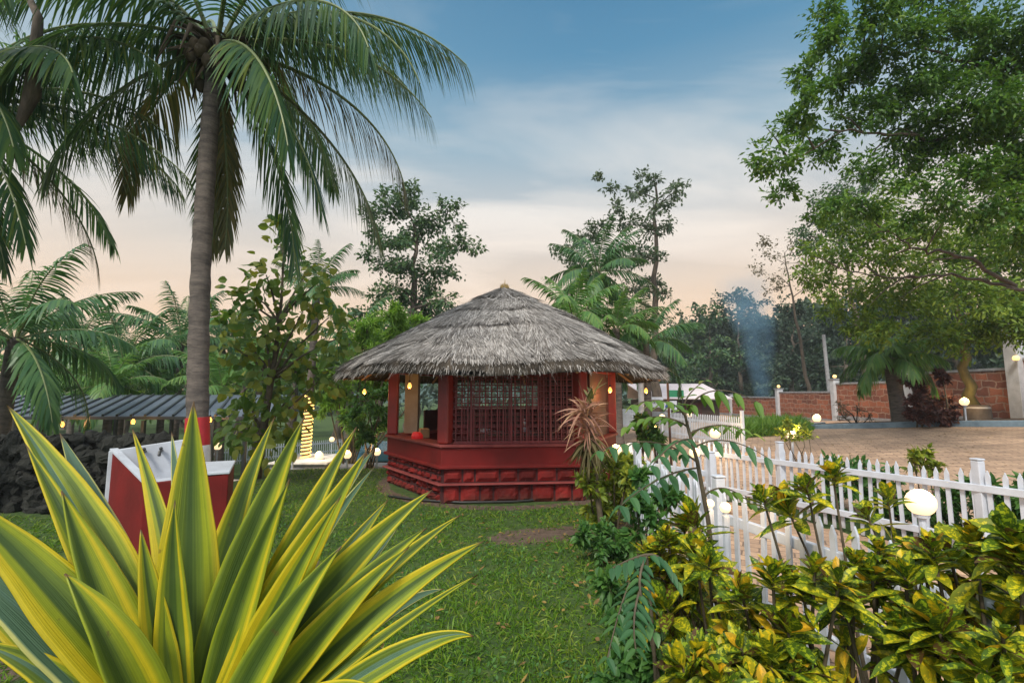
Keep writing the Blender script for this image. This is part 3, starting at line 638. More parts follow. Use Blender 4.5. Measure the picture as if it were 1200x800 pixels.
bulb_lamp(427, 459, 9.3, 'warm bare bulb hanging under the left tip of the thatched eave', G)
bulb_lamp(480, 452, 8.2, 'warm bare bulb between the two left red posts of the pavilion', G, .3)
bulb_lamp(715, 457, 8.6, 'warm bare bulb beside the right red post of the pavilion', G, .3)
bulb_lamp(757, 458, 9.2, 'small warm bulb under the right tip of the thatched eave', G)
# things inside and on the sill
p = hexpt(3, PR - .16, .878) * .5 + hexpt(4, PR - .16, .878) * .5; p[2] = .878
t = thing('table_lamp', p, 'small red lit shade with a tan top on the left sill of the pavilion', 'lamp')
mb = MB(); lathe(mb, p, [(.001, .002), (.10, .002), (.11, .05), (.085, .11), (.001, .112)], 16); obj('lamp_shade', mb, M['red_glow'], t)
mb = MB(); box(mb, p + [.10, .05, .09], (.16, .16, .16), .4); obj('lamp_base', mb, M['tan_wood'], t, bevel=.01)
t = thing('dining_table', (.1, 9.6, .12), 'dark wooden table inside the pavilion behind the front lattice', 'table')
mb = MB(); box(mb, (.1, 9.6, .86), (1.5, .8, .05)); obj('tabletop', mb, M['dark_wood'], t, bevel=.01)
for sx in (-.65, .65):
    for sy in (-.3, .3): mb = MB(); box(mb, (.1 + sx, 9.6 + sy, .48), (.07, .07, .71)); obj('leg', mb, M['dark_wood'], t)
for q, (x, lab) in enumerate(((-.75, 'dark chair with slatted back at the left of the pavilion table'), (.05, 'dark chair with slatted back behind the middle of the pavilion table'), (.75, 'dark chair with slatted back at the right of the pavilion table'))):
    t = thing('dining_chair', (x, 10.3, .12), lab, 'chair', 'chairs inside the pavilion')
    mb = MB(); box(mb, (x, 10.3, .58), (.42, .42, .05)); obj('seat', mb, M['dark_wood'], t, bevel=.01)
    mb = MB(); [box(mb, (x + dx, 10.5, .9), (.05, .03, .62)) for dx in (-.18, -.06, .06, .18)]; box(mb, (x, 10.5, 1.19), (.42, .028, .08)); obj('backrest', mb, M['dark_wood'], t)
    for sx in (-.18, .18):
        for sy in (-.18, .18): mb = MB(); box(mb, (x + sx, 10.3 + sy, .335), (.045, .045, .43)); obj('leg', mb, M['dark_wood'], t)
for x, y, lab in ((.25, 9.5, 'clear water bottle standing on the pavilion table'),):
    mb = MB(); lathe(mb, (x, y, .886), [(.001, 0), (.04, 0), (.042, .17), (.016, .23), (.016, .27), (.001, .27)], 14); tag(obj('bottle', mb, M['opal'], smooth=True), lab, 'bottle')
mb = MB(); lathe(mb, (-.55, 9.55, .886), [(.001, 0), (.06, 0), (.12, .07), (.115, .072), (.05, .012)], 16); tag(obj('bowl', mb, M['opal'], smooth=True), 'pale bowl on the pavilion table seen through the lattice', 'bowl')
mb = MB(); hp = [ground_at(u, v) + [0, 0, .03] for u, v in ((455, 583), (490, 588), (540, 591), (600, 590), (650, 586), (690, 578), (715, 570))]
tube(mb, hp, .018, 6); tag(obj('hose', mb, M['black'], smooth=True), 'black hose lying in the grass along the foot of the pavilion', 'hose')
#SECTION3
# ------------------------------------------------------------------ white picket fences
pk = MB()      # one picket, local, front faces -y
w, tk, hh = .037, .016, .90
v = []
for y in (-tk / 2, tk / 2): v += [(-w / 2, y, .05), (w / 2, y, .05), (w / 2, y, hh - .055), (0, y, hh), (-w / 2, y, hh - .055)]
pk.add(v, [[1, 0, 5, 6], [2, 1, 6, 7], [3, 2, 7, 8], [4, 3, 8, 9], [0, 4, 9, 5]]); pk.add(v, [[0, 1, 2, 3, 4], [9, 8, 7, 6, 5]])
PK = pk.mesh('picket', M['white_paint'])
def fence(root_label, pts, posts, post_h=1.0, pickets=True, group='white picket fences', pitch=.106, ph=.9, side=1):
    pts = [np.array(p, float) for p in pts]; p0 = pts[0]
    t = thing('picket_fence', (p0[0], p0[1], H(*p0)), root_label, 'fence', group)
    for a, b in zip(pts[:-1], pts[1:]):
        e = b - a; L = np.linalg.norm(e); e /= L; rz = math.atan2(e[1], e[0]); nn = np.array([e[1], -e[0]])
        for z in (.70, .20):
            mb = MB(); q0 = a - nn * .03 * side; q1 = b - nn * .03 * side
            beam(mb, (*q0, H(*a) + z * ph / .9), (*q1, H(*b) + z * ph / .9), .04, .07); obj('rail', mb, M['white_paint'], t, bevel=.006)
        n = int(L / pitch); sm = MB()
        for k in range(n):
            q = a + e * (k + .5) * L / n; h = H(*q)
            if pickets:
                o = bpy.data.objects.new('picket', PK); link(o, t); rr = WL[t.name]
                o.location = (q[0] - rr[0], q[1] - rr[1], h - rr[2] + random.gauss(0, .009)); o.rotation_euler = (random.gauss(0, .018), random.gauss(0, .014), rz); o.scale = (1, 1, ph / .9)
            else:
                c_, s_ = math.cos(rz), math.sin(rz); vv = np.array(v) * [1, 1, ph / .9]
                vv = np.stack([vv[:, 0] * c_ - vv[:, 1] * s_ + q[0], vv[:, 0] * s_ + vv[:, 1] * c_ + q[1], vv[:, 2] + h], -1)
                sm.add(vv, [[1, 0, 5, 6], [2, 1, 6, 7], [3, 2, 7, 8], [4, 3, 8, 9], [0, 4, 9, 5]]); sm.add(vv, [[0, 1, 2, 3, 4], [9, 8, 7, 6, 5]])
        if not pickets: obj('slat_panel', sm, M['white_paint'], t)
    for q in posts:
        h = H(*q); mb = MB(); box(mb, (q[0], q[1], h + post_h / 2 - .05), (.075, .075, post_h + .1), .12); box(mb, (q[0], q[1], h + post_h + .012), (.084, .084, .018), .12)
        obj('post', mb, M['white_paint'], t, bevel=.008)
    return t
dA = (A1 - A0) / np.linalg.norm(A1 - A0)
fence('long white picket fence beside the pink paved yard, globe lamp in front of it', [A0, A1], [A0 + dA * 1.62, A0 + dA * 3.72, A0 + dA * 5.8], .98, side=-1)
fence('white picket fence curving along the lawn behind the yellow crotons', Bp, Bp[:2], 1.0)
fence('short white picket fence across the far end of the garden path', [(1.62, 6.75), (2.35, 5.75)], [(1.62, 6.75), (2.35, 5.75)], .95, False)
fence('far white picket fence lit by lamps between the pavilion and the grassy hedge', Cp, [*Cp], 1.05, False)
q = [at(243, 512, 19)[:2], at(300, 508, 21)[:2], at(422, 505, 25)[:2]]
fence('low white railing behind the lit palm at the pool', q, q, .75, False, ph=.72)
# ------------------------------------------------------------------ laterite boundary wall, stepping down the road
def wall_run():
    X0 = 16.5
    segs = [(8.0, 15.5, 2.78), (15.5, 19.8, 2.50), (19.8, 24.4, 2.18), (24.4, 29.6, 1.76), (29.6, 36, 1.44), (36, 43, 1.2)]
    labs = ['highest laterite block wall panel at the right edge by the grey pillar', 'tall laterite wall panel behind the leaning tree and its bright globe lamp', 'laterite wall panel behind the short fat palm', 'middle laterite wall panel right of the smoke column', 'low laterite wall panel behind the grassy hedge', 'farthest low laterite wall panel by the signs']
    for (y0, y1, top), lab in zip(segs, labs):
        t = thing('block_wall', (X0, (y0 + y1) / 2, H(X0, (y0 + y1) / 2)), lab, 'wall', 'laterite boundary wall'); t['kind'] = 'thing'
        zb = min(H(X0, y0), H(X0, y1)) - .3
        mb = MB(); box(mb, (X0, (y0 + y1) / 2, (zb + top - .09) / 2), (.24, y1 - y0 - .3, top - .09 - zb)); obj('block_panel', mb, M['laterite'], t)
        mb = MB(); box(mb, (X0, (y0 + y1) / 2, top - .045), (.30, y1 - y0 - .3, .09)); obj('coping', mb, M['grey_conc'], t, bevel=.01)
        mb = MB(); box(mb, (X0 - .03, (y0 + y1) / 2, H(X0, (y0 + y1) / 2) + .06), (.34, y1 - y0 - .3, .2)); obj('footing', mb, M['grey_conc'], t)
    for y, top, w, lab in ((15.5, 4.0, .5, 'tall grey gate pillar at the right edge of the wall'), (19.8, 2.62, .38, 'white wall pillar with a lit lamp by the dark red shrub'), (24.4, 2.33, .38, 'white wall pillar with a lit lamp left of the fat palm'),
                           (29.6, 1.9, .36, 'white wall pillar with a lit lamp by the smoke'), (36, 1.55, .36, 'far white wall pillar above the sapling leaves'), (43, 1.4, .36, 'farthest small white wall pillar by the signboard')):
        t = thing('wall_pillar', (X0, y, H(X0, y)), lab, 'pillar', 'pillars of the boundary wall'); t['kind'] = 'thing'; zb = H(X0, y) - .3
        mb = MB(); box(mb, (X0 - .06, y, (top + zb) / 2), (w, w - .08, top - zb)); obj('shaft', mb, M['pillar'], t, bevel=.015)
        mb = MB(); box(mb, (X0 - .06, y, top + .03), (w + .08, w, .06)); obj('cap', mb, M['grey_conc'], t, bevel=.01)
        if y > 16 and y < 33: globe_lamp((X0 - .06, y, top + .06), .09, .02, 'warm round lamp on top of the ' + {19.8: 'pillar by the dark red shrub', 24.4: 'pillar left of the fat palm', 29.6: 'pillar beside the smoke'}[y], 'wall lamps', 'globe_warm')
def globe_lamp(p, r, post, label, group, m='globe', watt=None):
    p = np.array(p, float); t = thing('globe_lamp', p, label, 'lamp', group)
    mb = MB(); tube(mb, [p, p + [0, 0, post]], .025, 8); lathe(mb, p + [0, 0, post], [(.025, -.01), (r * .5, 0), (r * .55, .03), (.001, .032)], 12); obj('stem', mb, M['white_paint'], t)
    mb = MB(); ball(mb, p + [0, 0, post + r * .95 + .015], r, 20); obj('globe', mb, M[m], t, smooth=True)
    if watt: point(p + [0, -.6 * r, post + r * 2.4], watt, t, rad=.05)
    return t
wall_run()
tag(globe_lamp(at(1191, 424, 15.2), .09, .02, 'warm lamp fixed to the side of the tall grey pillar', 'wall lamps', 'globe_warm'))
G = 'globe path lamps'
def gl(u, v, d, r, label, m='globe', watt=None):    # the globe sits at the pixel, its post stands on the terrain below
    p = at(u, v, d); h = H(p[0], p[1]); b = np.array([p[0], p[1], h]); globe_lamp(b, r, max(.02, p[2] - h - r), label, G, m, watt)
gl(1079, 590, 3.75, .098, 'large glowing globe lamp in front of the near picket fence', watt=15)
gl(1160, 710, 1.75, .036, 'small unlit pale blue globe among the right crotons', 'opal')
gl(1130, 471, 15.2, .125, 'globe lamp on a white post at the kerb by the leaning tree', watt=33)
gl(957, 490, 21.5, .17, 'globe lamp on a short post near the wall, right of the hedge', watt=38)
gl(928, 511, 10.5, .10, 'globe lamp glowing through a small shrub behind the fence', watt=16)
gl(838, 508, 12.4, .13, 'bright globe lamp at the end of the far picket fence', watt=38)
gl(776, 489, 16, .10, 'tiny lit globe far behind the sapling')
gl(808, 486, 20, .11, 'tiny lit globe right of the sapling top')
gl(814, 531, 7.6, .085, 'globe lamp glowing behind the sapling stem', watt=13)
gl(850, 597, 3.3, .035, 'lit globe half hidden right of the thick fence post', watt=6)
gl(832, 592, 3.45, .03, 'lit globe half hidden left of the thick fence post')
gl(722, 528, 6.6, .075, 'globe lamp glowing behind the yellow green shrub by the pavilion', watt=9)
gl(768, 503, 10.5, .08, 'globe lamp behind the small round dark bush', watt=16)
gl(374, 534, 13.2, .11, 'globe lamp on the ledge right of the light wrapped palm', watt=13)
gl(343, 537, 12.2, .09, 'globe lamp on the ledge left of the light wrapped palm', watt=11)
gl(407, 533, 12.0, .10, 'globe lamp on a post at the lawn edge by the pool', watt=13)
gl(442, 530, 12.2, .09, 'globe lamp on a post close to the left side of the pavilion', watt=13)
gl(389, 515, 19, .10, 'small globe lamp by the white railing at the pool')
gl(255, 523, 16, .12, 'small globe lamp right of the big palm trunk')
# ------------------------------------------------------------------ kerb and planting bed in front of the wall
ys_ = np.array([9.0, 11.2, 12.6, 13.6, 15.0, 16.2, 17.4, 18.6, 19.6]); kx = np.array([16.1, 15.6, 15.0, 14.5, 13.2, 11.9, 10.9, 11.2, 12.6])
t = thing('planting_bed', (14.5, 15.5, H(14.5, 15.5)), 'raised planting bed with a blue grey kerb along the right wall', 'planter')
mb = MB(); P = np.stack([kx, ys_], -1); tt = np.linspace(0, 8, 60); P = np.stack([np.interp(tt, range(9), kx), np.interp(tt, range(9), ys_)], -1)
dn = nrm(np.gradient(P, axis=0)); nn = np.stack([-dn[:, 1], dn[:, 0]], -1)
hz = terrain(P[:, 0], P[:, 1]) + .17 * (1 - .3 * ss(16, 19, P[:, 1])); sec = []
for off, z in ((-.09, -.25), (-.09, 0), (-.075, .015), (.075, .015), (.09, 0), (.09, -.25)):
    q = P + nn * off; sec.append(np.stack([q[:, 0], q[:, 1], hz + z], -1))
vv = np.stack(sec, 1).reshape(-1, 3); i = np.arange(59)[:, None] * 6; j = np.arange(5)[None]
mb.add(vv, np.stack([i + j, i + j + 1, i + j + 7, i + j + 6], -1).reshape(-1, 4)); obj('kerb', mb, M['kerb'], t)
mb = MB(); a = np.stack([P[:, 0], P[:, 1], hz - .03], -1); b = np.stack([np.full(60, 16.38), P[:, 1], np.maximum(hz - .03, terrain(np.full(60, 16.38), P[:, 1]) + .06)], -1)
mb.add(np.stack([a, b], 1).reshape(-1, 3), [[2 * k, 2 * k + 1, 2 * k + 3, 2 * k + 2] for k in range(59)]); obj('bed_soil', mb, M['soil'], t, smooth=True)
# low tufts in the bed
# ------------------------------------------------------------------ wash station at the left
t = thing('wash_station', (-3.85, 5.5, 0), 'red walled wash trough with a sloping white inside and small taps', 'wash trough')
FL, FR, BR, BL = np.array([-3.75, 5.0]), np.array([-3.08, 5.32]), np.array([-3.5, 6.16]), np.array([-4.62, 5.6])
BM_ = BL * .36 + BR * .64; ZB, ZM, ZR, ZF = 1.0, 1.11, .80, .73
def prism(mb, a, b, zs, th, inward):        # an upright wall from a to b, zs = tops at a and b
    o = np.array([*inward]) * th; a2, b2 = a + o, b + o
    return mb.add([(*a, -.05), (*b, -.05), (*b2, -.05), (*a2, -.05), (*a, zs[0]), (*b, zs[1]), (*b2, zs[1]), (*a2, zs[0])], BF)
inn_ = lambda a, b: (lambda e: np.array([-e[1], e[0]]))(nrm(b - a))
mb = MB(); prism(mb, BL, FL, (ZB, ZF), .06, inn_(BL, FL)); obj('side_wall', mb, M['red_wall'], t, bevel=.008)
mb = MB(); prism(mb, FL, FR, (ZF, ZR - .02), .07, inn_(FL, FR)); obj('front_wall', mb, M['red_wall'], t, bevel=.008)
mb = MB(); prism(mb, FR, BR, (ZR - .02, ZR - .02), .07, inn_(FR, BR)); obj('end_wall', mb, M['red_wall'], t, bevel=.008)
mb = MB(); prism(mb, BM_, BL, (ZM, ZB), .07, inn_(BM_, BL)); obj('back_board', mb, M['basin_white'], t, bevel=.008)
mb = MB(); prism(mb, BR, BM_, (ZR - .02, ZR - .02), .07, inn_(BR, BM_)); obj('back_wall', mb, M['red_wall'], t, bevel=.008)
mb = MB(); sh = lambda p: p + (cor_c - p) * .10
cor_c = (FL + FR + BR + BL) / 4
mb.add([(*(p + (cor_c - p) * .05), z) for p, z in ((FL, ZF - .10), (FR, ZR - .10), (BR, ZR - .10), (BL, ZF - .10))], [[0, 1, 2, 3]]); obj('white_basin', mb, M['basin_white'], t)
mb = MB(); wR = [BL * .36 + BR * .64, BR, FR, FL * .45 + FR * .55]
mb.add([(*(p + (p - cor_c) * .02), z) for z in (ZR - .018, ZR + .012) for p in wR], BF); obj('counter_slab', mb, M['basin_white'], t, bevel=.006)
mb = MB(); prism(mb, BL + [.0, .0], FL, (ZB + .015, ZF + .015), .075, inn_(BL, FL)); 
mb = MB(); a_, b_ = np.array([*BL, ZB + .012]), np.array([*FL, ZF + .012]); n_ = np.array([*inn_(BL, FL), 0]) * .03; beam(mb, a_ + n_, b_ + n_, .075, .02); obj('rim', mb, M['basin_white'], t)
inn = [FL, FR, BM_, BL]; cen = cor_c
for f in (.42, .62):
    p = np.array([*(BL * (1 - f) + BM_ * f + inn_(BM_, BL) * .07), .98]); n2 = np.array([*inn_(BM_, BL), 0])
    mb = MB(); tube(mb, [p, p + n2 * .1, p + n2 * .13 - [0, 0, .045]], .017, 8); ball(mb, p + n2 * .05 + [0, 0, .028], .02, 8); obj('tap', mb, M['metal'], t)
# ------------------------------------------------------------------ dark rubble wall, left
mb = MB(); ico = None
def stone(mb, c, s):
    a = np.linspace(0, 2 * math.pi, 8)[:-1]; pr = []
    for q in (-1.2, -.5, .2, .75, 1.25): pr.append((math.cos(q) * .5 + .02, math.sin(q) * .5))
    P = np.array(pr); v = np.stack([P[:, None, 0] * np.cos(a), P[:, None, 0] * np.sin(a), np.broadcast_to(P[:, None, 1], (5, 7))], -1).reshape(-1, 3)
    v = v + rng.normal(0, .06, v.shape); q = Matrix.Rotation(rng.uniform(0, 6.28), 3, Vector(rdir(1)[0])); v = (v * np.array(s)) @ np.array(q).T + c
    i = np.arange(4)[:, None] * 7; j = np.arange(7)[None]; mb.add(v, np.stack([i + j, i + (j + 1) % 7, i + 7 + (j + 1) % 7, i + 7 + j], -1).reshape(-1, 4))
    mb.add(v[[0, 1, 2, 3, 4, 5, 6]], [[6, 5, 4, 3, 2, 1, 0]]); mb.add(v[28:35], [[0, 1, 2, 3, 4, 5, 6]])
W0, W1 = np.array([-10.5, 7.3]), np.array([-4.75, 6.9]); ew = nrm(W1 - W0); box(mb, (*((W0 + W1) / 2 + [0, .15]), .42), (5.6, .35, .85), math.atan2(ew[1], ew[0]))
for k in range(620):
    f = rng.random(); z = rng.uniform(.02, 1.02); q = W0 + (W1 - W0) * f; s = rng.uniform(.12, .34)
    stone(mb, np.array([q[0], q[1] + rng.uniform(-.16, .05) + .12 * z, z]), (s, s * rng.uniform(.6, 1), s * rng.uniform(.45, .75)))
tag(obj('rubble_wall', mb, M['rubble']), kind='thing', label='low dark rubble stone wall at the left behind the big variegated plant', cat='wall')
# ------------------------------------------------------------------ tin roofed shed beyond it
ez, rz_, yf, yb = 1.08, 1.60, 12.2, 15.2
def ex(u): return (u - 600) / F * yf
t = thing('open_shed', (-9.5, 13.5, H(-9.5, 13.5)), 'long open shed with a dark ribbed metal roof at the left', 'shed')
mb = MB(); xw = .355; xs_ = np.arange(ex(-150), ex(322), xw); sk = -1.35
M['sheet'] = mat('grey_blue_sheet', (.17, .20, .25), (.10, .12, .16), 2.5, .38, .1, metal=.35, stretch=(1, .3, 1))
for k, x in enumerate(xs_):
    zj = .004 * (k % 2); v4 = [(x, yf, ez + zj), (x + xw - .05, yf, ez + zj), (x + xw - .05 + sk, yb, rz_ + zj), (x + sk, yb, rz_ + zj)]
    v4 = np.array(v4); mb.add(np.vstack([v4, v4 - [0, 0, .02]]), BF)
obj('roof', mb, M['sheet'], t)
mb = MB()
for x in xs_: beam(mb, (x - .025, yf - .01, ez + .02), (x - .025 + sk, yb, rz_ + .02), .05, .05)
beam(mb, (xs_[0], yf + .02, ez - .05), (xs_[-1] + .3, yf + .02, ez - .05), .05, .07); beam(mb, (xs_[0] + sk, yb, rz_ - .05), (xs_[-1] + sk, yb, rz_ - .05), .05, .07)
obj('roof_rib', mb, M['metal'], t)
for u in (-40, 50, 105, 171, 228, 252, 290):
    x = ex(u); mb = MB(); box(mb, (x, yf + .08, (ez - .08 + H(x, yf)) / 2 - .1), (.08, .08, ez - H(x, yf) + .05)); obj('post', mb, M['metal'], t)
for u in (60, 140, 200, 270):
    x = ex(u) - .6; mb = MB(); box(mb, (x, yb - .1, (rz_ + H(x, yb)) / 2 - .1), (.08, .08, rz_ - H(x, yb) - .05)); obj('post', mb, M['metal'], t)
G = 'bulbs hanging under the metal roof shed'
for u, v, lab in ((68, 493, 'left warm bulb of a pair hanging under the metal roof'), (73, 497, 'lower right warm bulb of the pair under the metal roof'), (156, 494, 'single warm bulb hanging under the middle of the metal roof'), (246, 492, 'yellowish bulb under the metal roof right of the palm trunk')):
    bulb_lamp(u, v, 11.9, lab, G, .12, .05, 6)
# ------------------------------------------------------------------ pool ledge, loungers, pool
t = thing('stone_ledge', at(395, 545, 13) * [1, 1, 0] + [0, 0, -.6], 'grey white low ledge holding the palm wrapped in lights', 'ledge')
def slab(u0, u1, d0, d1, z, h, m):
    mb = MB(); x0, x1 = (u0 - 600) / F * d0, (u1 - 600) / F * d0; box(mb, ((x0 + x1) / 2, (d0 + d1) / 2, z - h / 2), (x1 - x0, d1 - d0, h)); return obj('ledge_block', mb, m, t, bevel=.015)
slab(322, 386, 12.6, 14.4, -.17, .5, M['grey_conc']); slab(388, 452, 12.9, 13.6, -.26, .45, M['grey_conc'])
mb = MB(); x0, x1 = (322 - 600) / F * 12.55, (386 - 600) / F * 12.55; box(mb, ((x0 + x1) / 2, 13.5, -.145), (x1 - x0 + .1, 1.95, .05)); obj('coping', mb, M['band_white'], t, bevel=.01)
mb = MB(); x0, x1 = (392 - 600) / F * 14.5, (470 - 600) / F * 14.5; box(mb, ((x0 + x1) / 2, 16.4, -.25), (x1 - x0, 3.2, .3)); tag(obj('pool', mb, M['water'], bevel=.02), 'small blue pool left of the pavilion beyond the lawn lamps', 'pool')
for u, v, lab in ((266, 536, 'pale cushioned lounger beside the big palm trunk'), (295, 541, 'pale cushioned lounger in front of the teak tree')):
    p = at(u, v, 12.6); p[2] = H(p[0], p[1]); t = thing('sun_lounger', p, lab, 'lounger', 'loungers by the pool')
    mb = MB(); beam(mb, p + [-.6, 0, .42], p + [.35, 0, .36], .55, .09); obj('seat', mb, M['cloth'], t, bevel=.03)
    mb = MB(); beam(mb, p + [-.6, 0, .42], p + [-1.0, 0, .78], .55, .09); obj('backrest', mb, M['cloth'], t, bevel=.03)
    for sx in (-.5, .3):
        for sy in (-.22, .22): mb = MB(); box(mb, p + [sx, sy, .17], (.05, .05, .36)); obj('leg', mb, M['dark_wood'], t)
# ------------------------------------------------------------------ house, signs and poles beyond the fence
t = thing('roadside_house', (14.2, 32, -1.2), 'low house with a pale tin roof beyond the fence and signs', 'house')
hx0, hx1 = (752 - 600) / F * 31, (850 - 600) / F * 31
mb = MB(); box(mb, ((hx0 + hx1) / 2, 33.5, 0), (hx1 - hx0 - .8, 4.5, 2.4)); obj('wall', mb, M['plank'], t)
mb = MB(); mb.add([(hx0 + .3, 30.6, 1.3), (hx1 + .2, 30.6, 1.3), (hx1 - .5, 33.5, 2.30), (hx0 - .4, 33.5, 2.30), (hx0 + .3, 36.4, 1.3), (hx1 + .2, 36.4, 1.3)], [[0, 1, 2, 3], [3, 2, 5, 4]]); obj('roof', mb, M['tin'], t, solid=.05)
mb = MB(); box(mb, (hx0 + 3.3, 31.2, .55), (1.1, .06, 1.0)); obj('door', mb, M['dark_panel'], t)
mb = MB(); box(mb, (hx0 + 1.3, 31.2, .6), (.9, .06, .6)); obj('window', mb, M['grey_conc'], t)
def sign(u0, u1, v0, v1, d, m, lab, legs=True):
    a, b = at(u0, v1, d), at(u1, v0, d); c = (a + b) / 2; g = H(c[0], c[1]); t = thing('signboard', (c[0], c[1], g), lab, 'sign', 'signboards by the road')
    mb = MB(); box(mb, c, (b[0] - a[0], .04, b[2] - a[2])); obj('board', mb, m, t)
    for x in (a[0] + .05, b[0] - .05): mb = MB(); box(mb, (x, c[1] + .045, (g + b[2]) / 2), (.05, .05, b[2] - g)); obj('leg', mb, M['metal'], t)
    return t, a, b
t, a, b = sign(755.5, 777, 465, 477, 26, M['white_paint'], 'white signboard with dark block lettering right of the grey post')
mb = MB(); y = 26 - .026                      # worn dark strokes of the lettering, as legible as they are in the picture
for gx, strokes in enumerate(([(0, .5, .2, 1), (.5, .2, 1, .25), (.5, .75, .2, .5)], [(0, .5, .2, 1), (.8, .5, .2, 1), (.4, .1, .9, .2), (.4, .9, .9, .2)], [(0, .5, .2, 1), (.8, .5, .2, 1), (.4, .5, .3, .5)], [(0, .5, .2, 1), (.5, .1, 1, .2), (.5, .5, .8, .2), (.5, .9, 1, .2)])):
    for cx_, cz_, sw, sh in strokes: box(mb, (a[0] + .12 + gx * .125 + (cx_) * .085, y, a[2] + .20 + cz_ * .16), (sw * .085, .008, sh * .16))
obj('lettering', mb, M['black'], t)
t, a, b = sign(777, 793, 469.5, 480, 24, M['white_paint'], 'small white sign with a blue arch emblem')
mb = MB(); c = (a + b) / 2; an = np.linspace(0, math.pi, 15)
for r0, r1, m, dy in ((.15, .25, M['blue_paint'], .03), (.06, .13, M['band_red'], .034)):
    e = MB(); vv = np.concatenate([np.stack([c[0] + r * np.cos(an), np.full(15, c[1] - dy), a[2] + .1 + r * np.sin(an)], -1) for r in (r0, r1)]); e.add(vv, [[k, k + 1, k + 16, k + 15] for k in range(14)]); obj('emblem', e, m, t, solid=.006)
t, a, b = sign(783, 801, 457, 465, 27, M['green_paint'], 'green signboard under the pale tin roof')
mb = MB(); p = at(751.5, 470, 13.5); tube(mb, [(p[0], p[1], -.2), (p[0], p[1], 2.2)], [.085, .08], 12); box(mb, (p[0], p[1], 2.23), (.2, .2, .06)); tag(obj('concrete_post', mb, M['grey_conc'], smooth=False), 'grey concrete post just right of the pavilion', 'post')
mb = MB(); a, b = at(973, 462, 27), at(965, 392, 27); a[2] = H(a[0], a[1]); tube(mb, [a, b], [.12, .09], 10); tag(obj('utility_pole', mb, M['grey_conc'], smooth=True), 'slightly leaning grey pole rising behind the wall by the forest', 'pole')
#SECTION4
# ------------------------------------------------------------------ palms
def frond_mesh(L, e0, droop, nl, lf, wl, hang, mats, seed, start=.12, dead=0., roll=0.):
    """local: grows along +x, z up; stalk plus two rows of leaflets"""
    g = np.random.default_rng(seed); n = 26; s = np.linspace(0, 1, n); ang = e0 - droop * s ** 1.25
    st = L / (n - 1); x = np.concatenate([[0], np.cumsum(np.cos(ang[:-1]) * st)]); z = np.concatenate([[0], np.cumsum(np.sin(ang[:-1]) * st)])
    y = .04 * L * np.sin(s * 2.2 + g.uniform(0, 6)) * s
    P = np.stack([x, y, z], -1); mb = MB(); tube(mb, P, .028 * L / 3 * (1 - s * .85) + .003, 6, mi=1)
    T = nrm(np.gradient(P, axis=0))
    for side in (-1, 1):
        t = np.linspace(start, .995, nl) + g.normal(0, .003, nl); t = np.clip(t, 0, 1)
        o = np.stack([np.interp(t, s, P[:, k]) for k in range(3)], -1); tg = nrm(np.stack([np.interp(t, s, T[:, k]) for k in range(3)], -1))
        sd = np.cross(tg, [0, 0, 1.]); sd = nrm(sd) * side; up = np.cross(sd * side, tg)
        ro = roll + g.normal(0, .12, nl); sd2 = sd * np.cos(ro)[:, None] + up * (np.sin(ro) * side)[:, None]
        a = np.radians(62 - 36 * t + g.normal(0, 5, nl))[:, None]
        d = sd2 * np.sin(a) + tg * np.cos(a) + up * .12
        d[:, 2] -= hang * (.6 + .5 * g.random(nl))
        ll = lf * np.clip(np.minimum(.45 + 2.2 * (t - start), 1.05) * (1 - .62 * np.clip((t - .45) / .55, 0, 1) ** 1.4), .1, 2) * g.uniform(.86, 1.08, nl)
        kill = g.random(nl) < dead
        ll = np.where(kill, ll * .3, ll)
        strips(mb, o, d, up, ll, wl * g.uniform(.8, 1.15, nl), (.30 + .5 * hang) * g.uniform(.6, 1.4, nl), 4, prof_long, fold=0, cols=2, g=(0, 0, -1))
    return mb.mesh('frond', mats)
def palm(label, crown, base, fronds, tr=(.16, .12), bark='bark_palm', name='coconut_palm', group=None, ring=True, bend=.0, flare=.5):
    """fronds: list of (mesh, azimuth, scale)"""
    crown = np.array(crown, float); base = np.array(base, float)
    t = thing(name, base, label, 'palm tree', group)
    n = 70; s = np.linspace(0, 1, n); P = base + (crown - base) * s[:, None]; P[:, 0] += bend * np.sin(math.pi * s)
    r = tr[1] + (tr[0] - tr[1]) * (1 - s) + flare * tr[0] * np.exp(-s * 14)
    if ring: r = r * (1 + .035 * np.sign(np.sin(s * n * 1.57)))
    mb = MB(); tube(mb, P, r, 14); obj('trunk', mb, M[bark], t, smooth=True)
    for me, az, sc in fronds:
        o = bpy.data.objects.new('frond', me); link(o, t); q = crown - base; rad = .06
        o.location = (q[0] + rad * math.cos(az), q[1] + rad * math.sin(az), q[2] - .05 + .2 * random.random() * tr[0]); o.rotation_euler = (random.gauss(0, .06), 0, az); o.scale = (sc,) * 3
    return t
PM, OM, FM, BMt = [M['palm'], M['rachis']], [M['palm_old'], M['rachis']], [M['palm_far'], M['rachis']], [M['palm_bright'], M['rachis']]
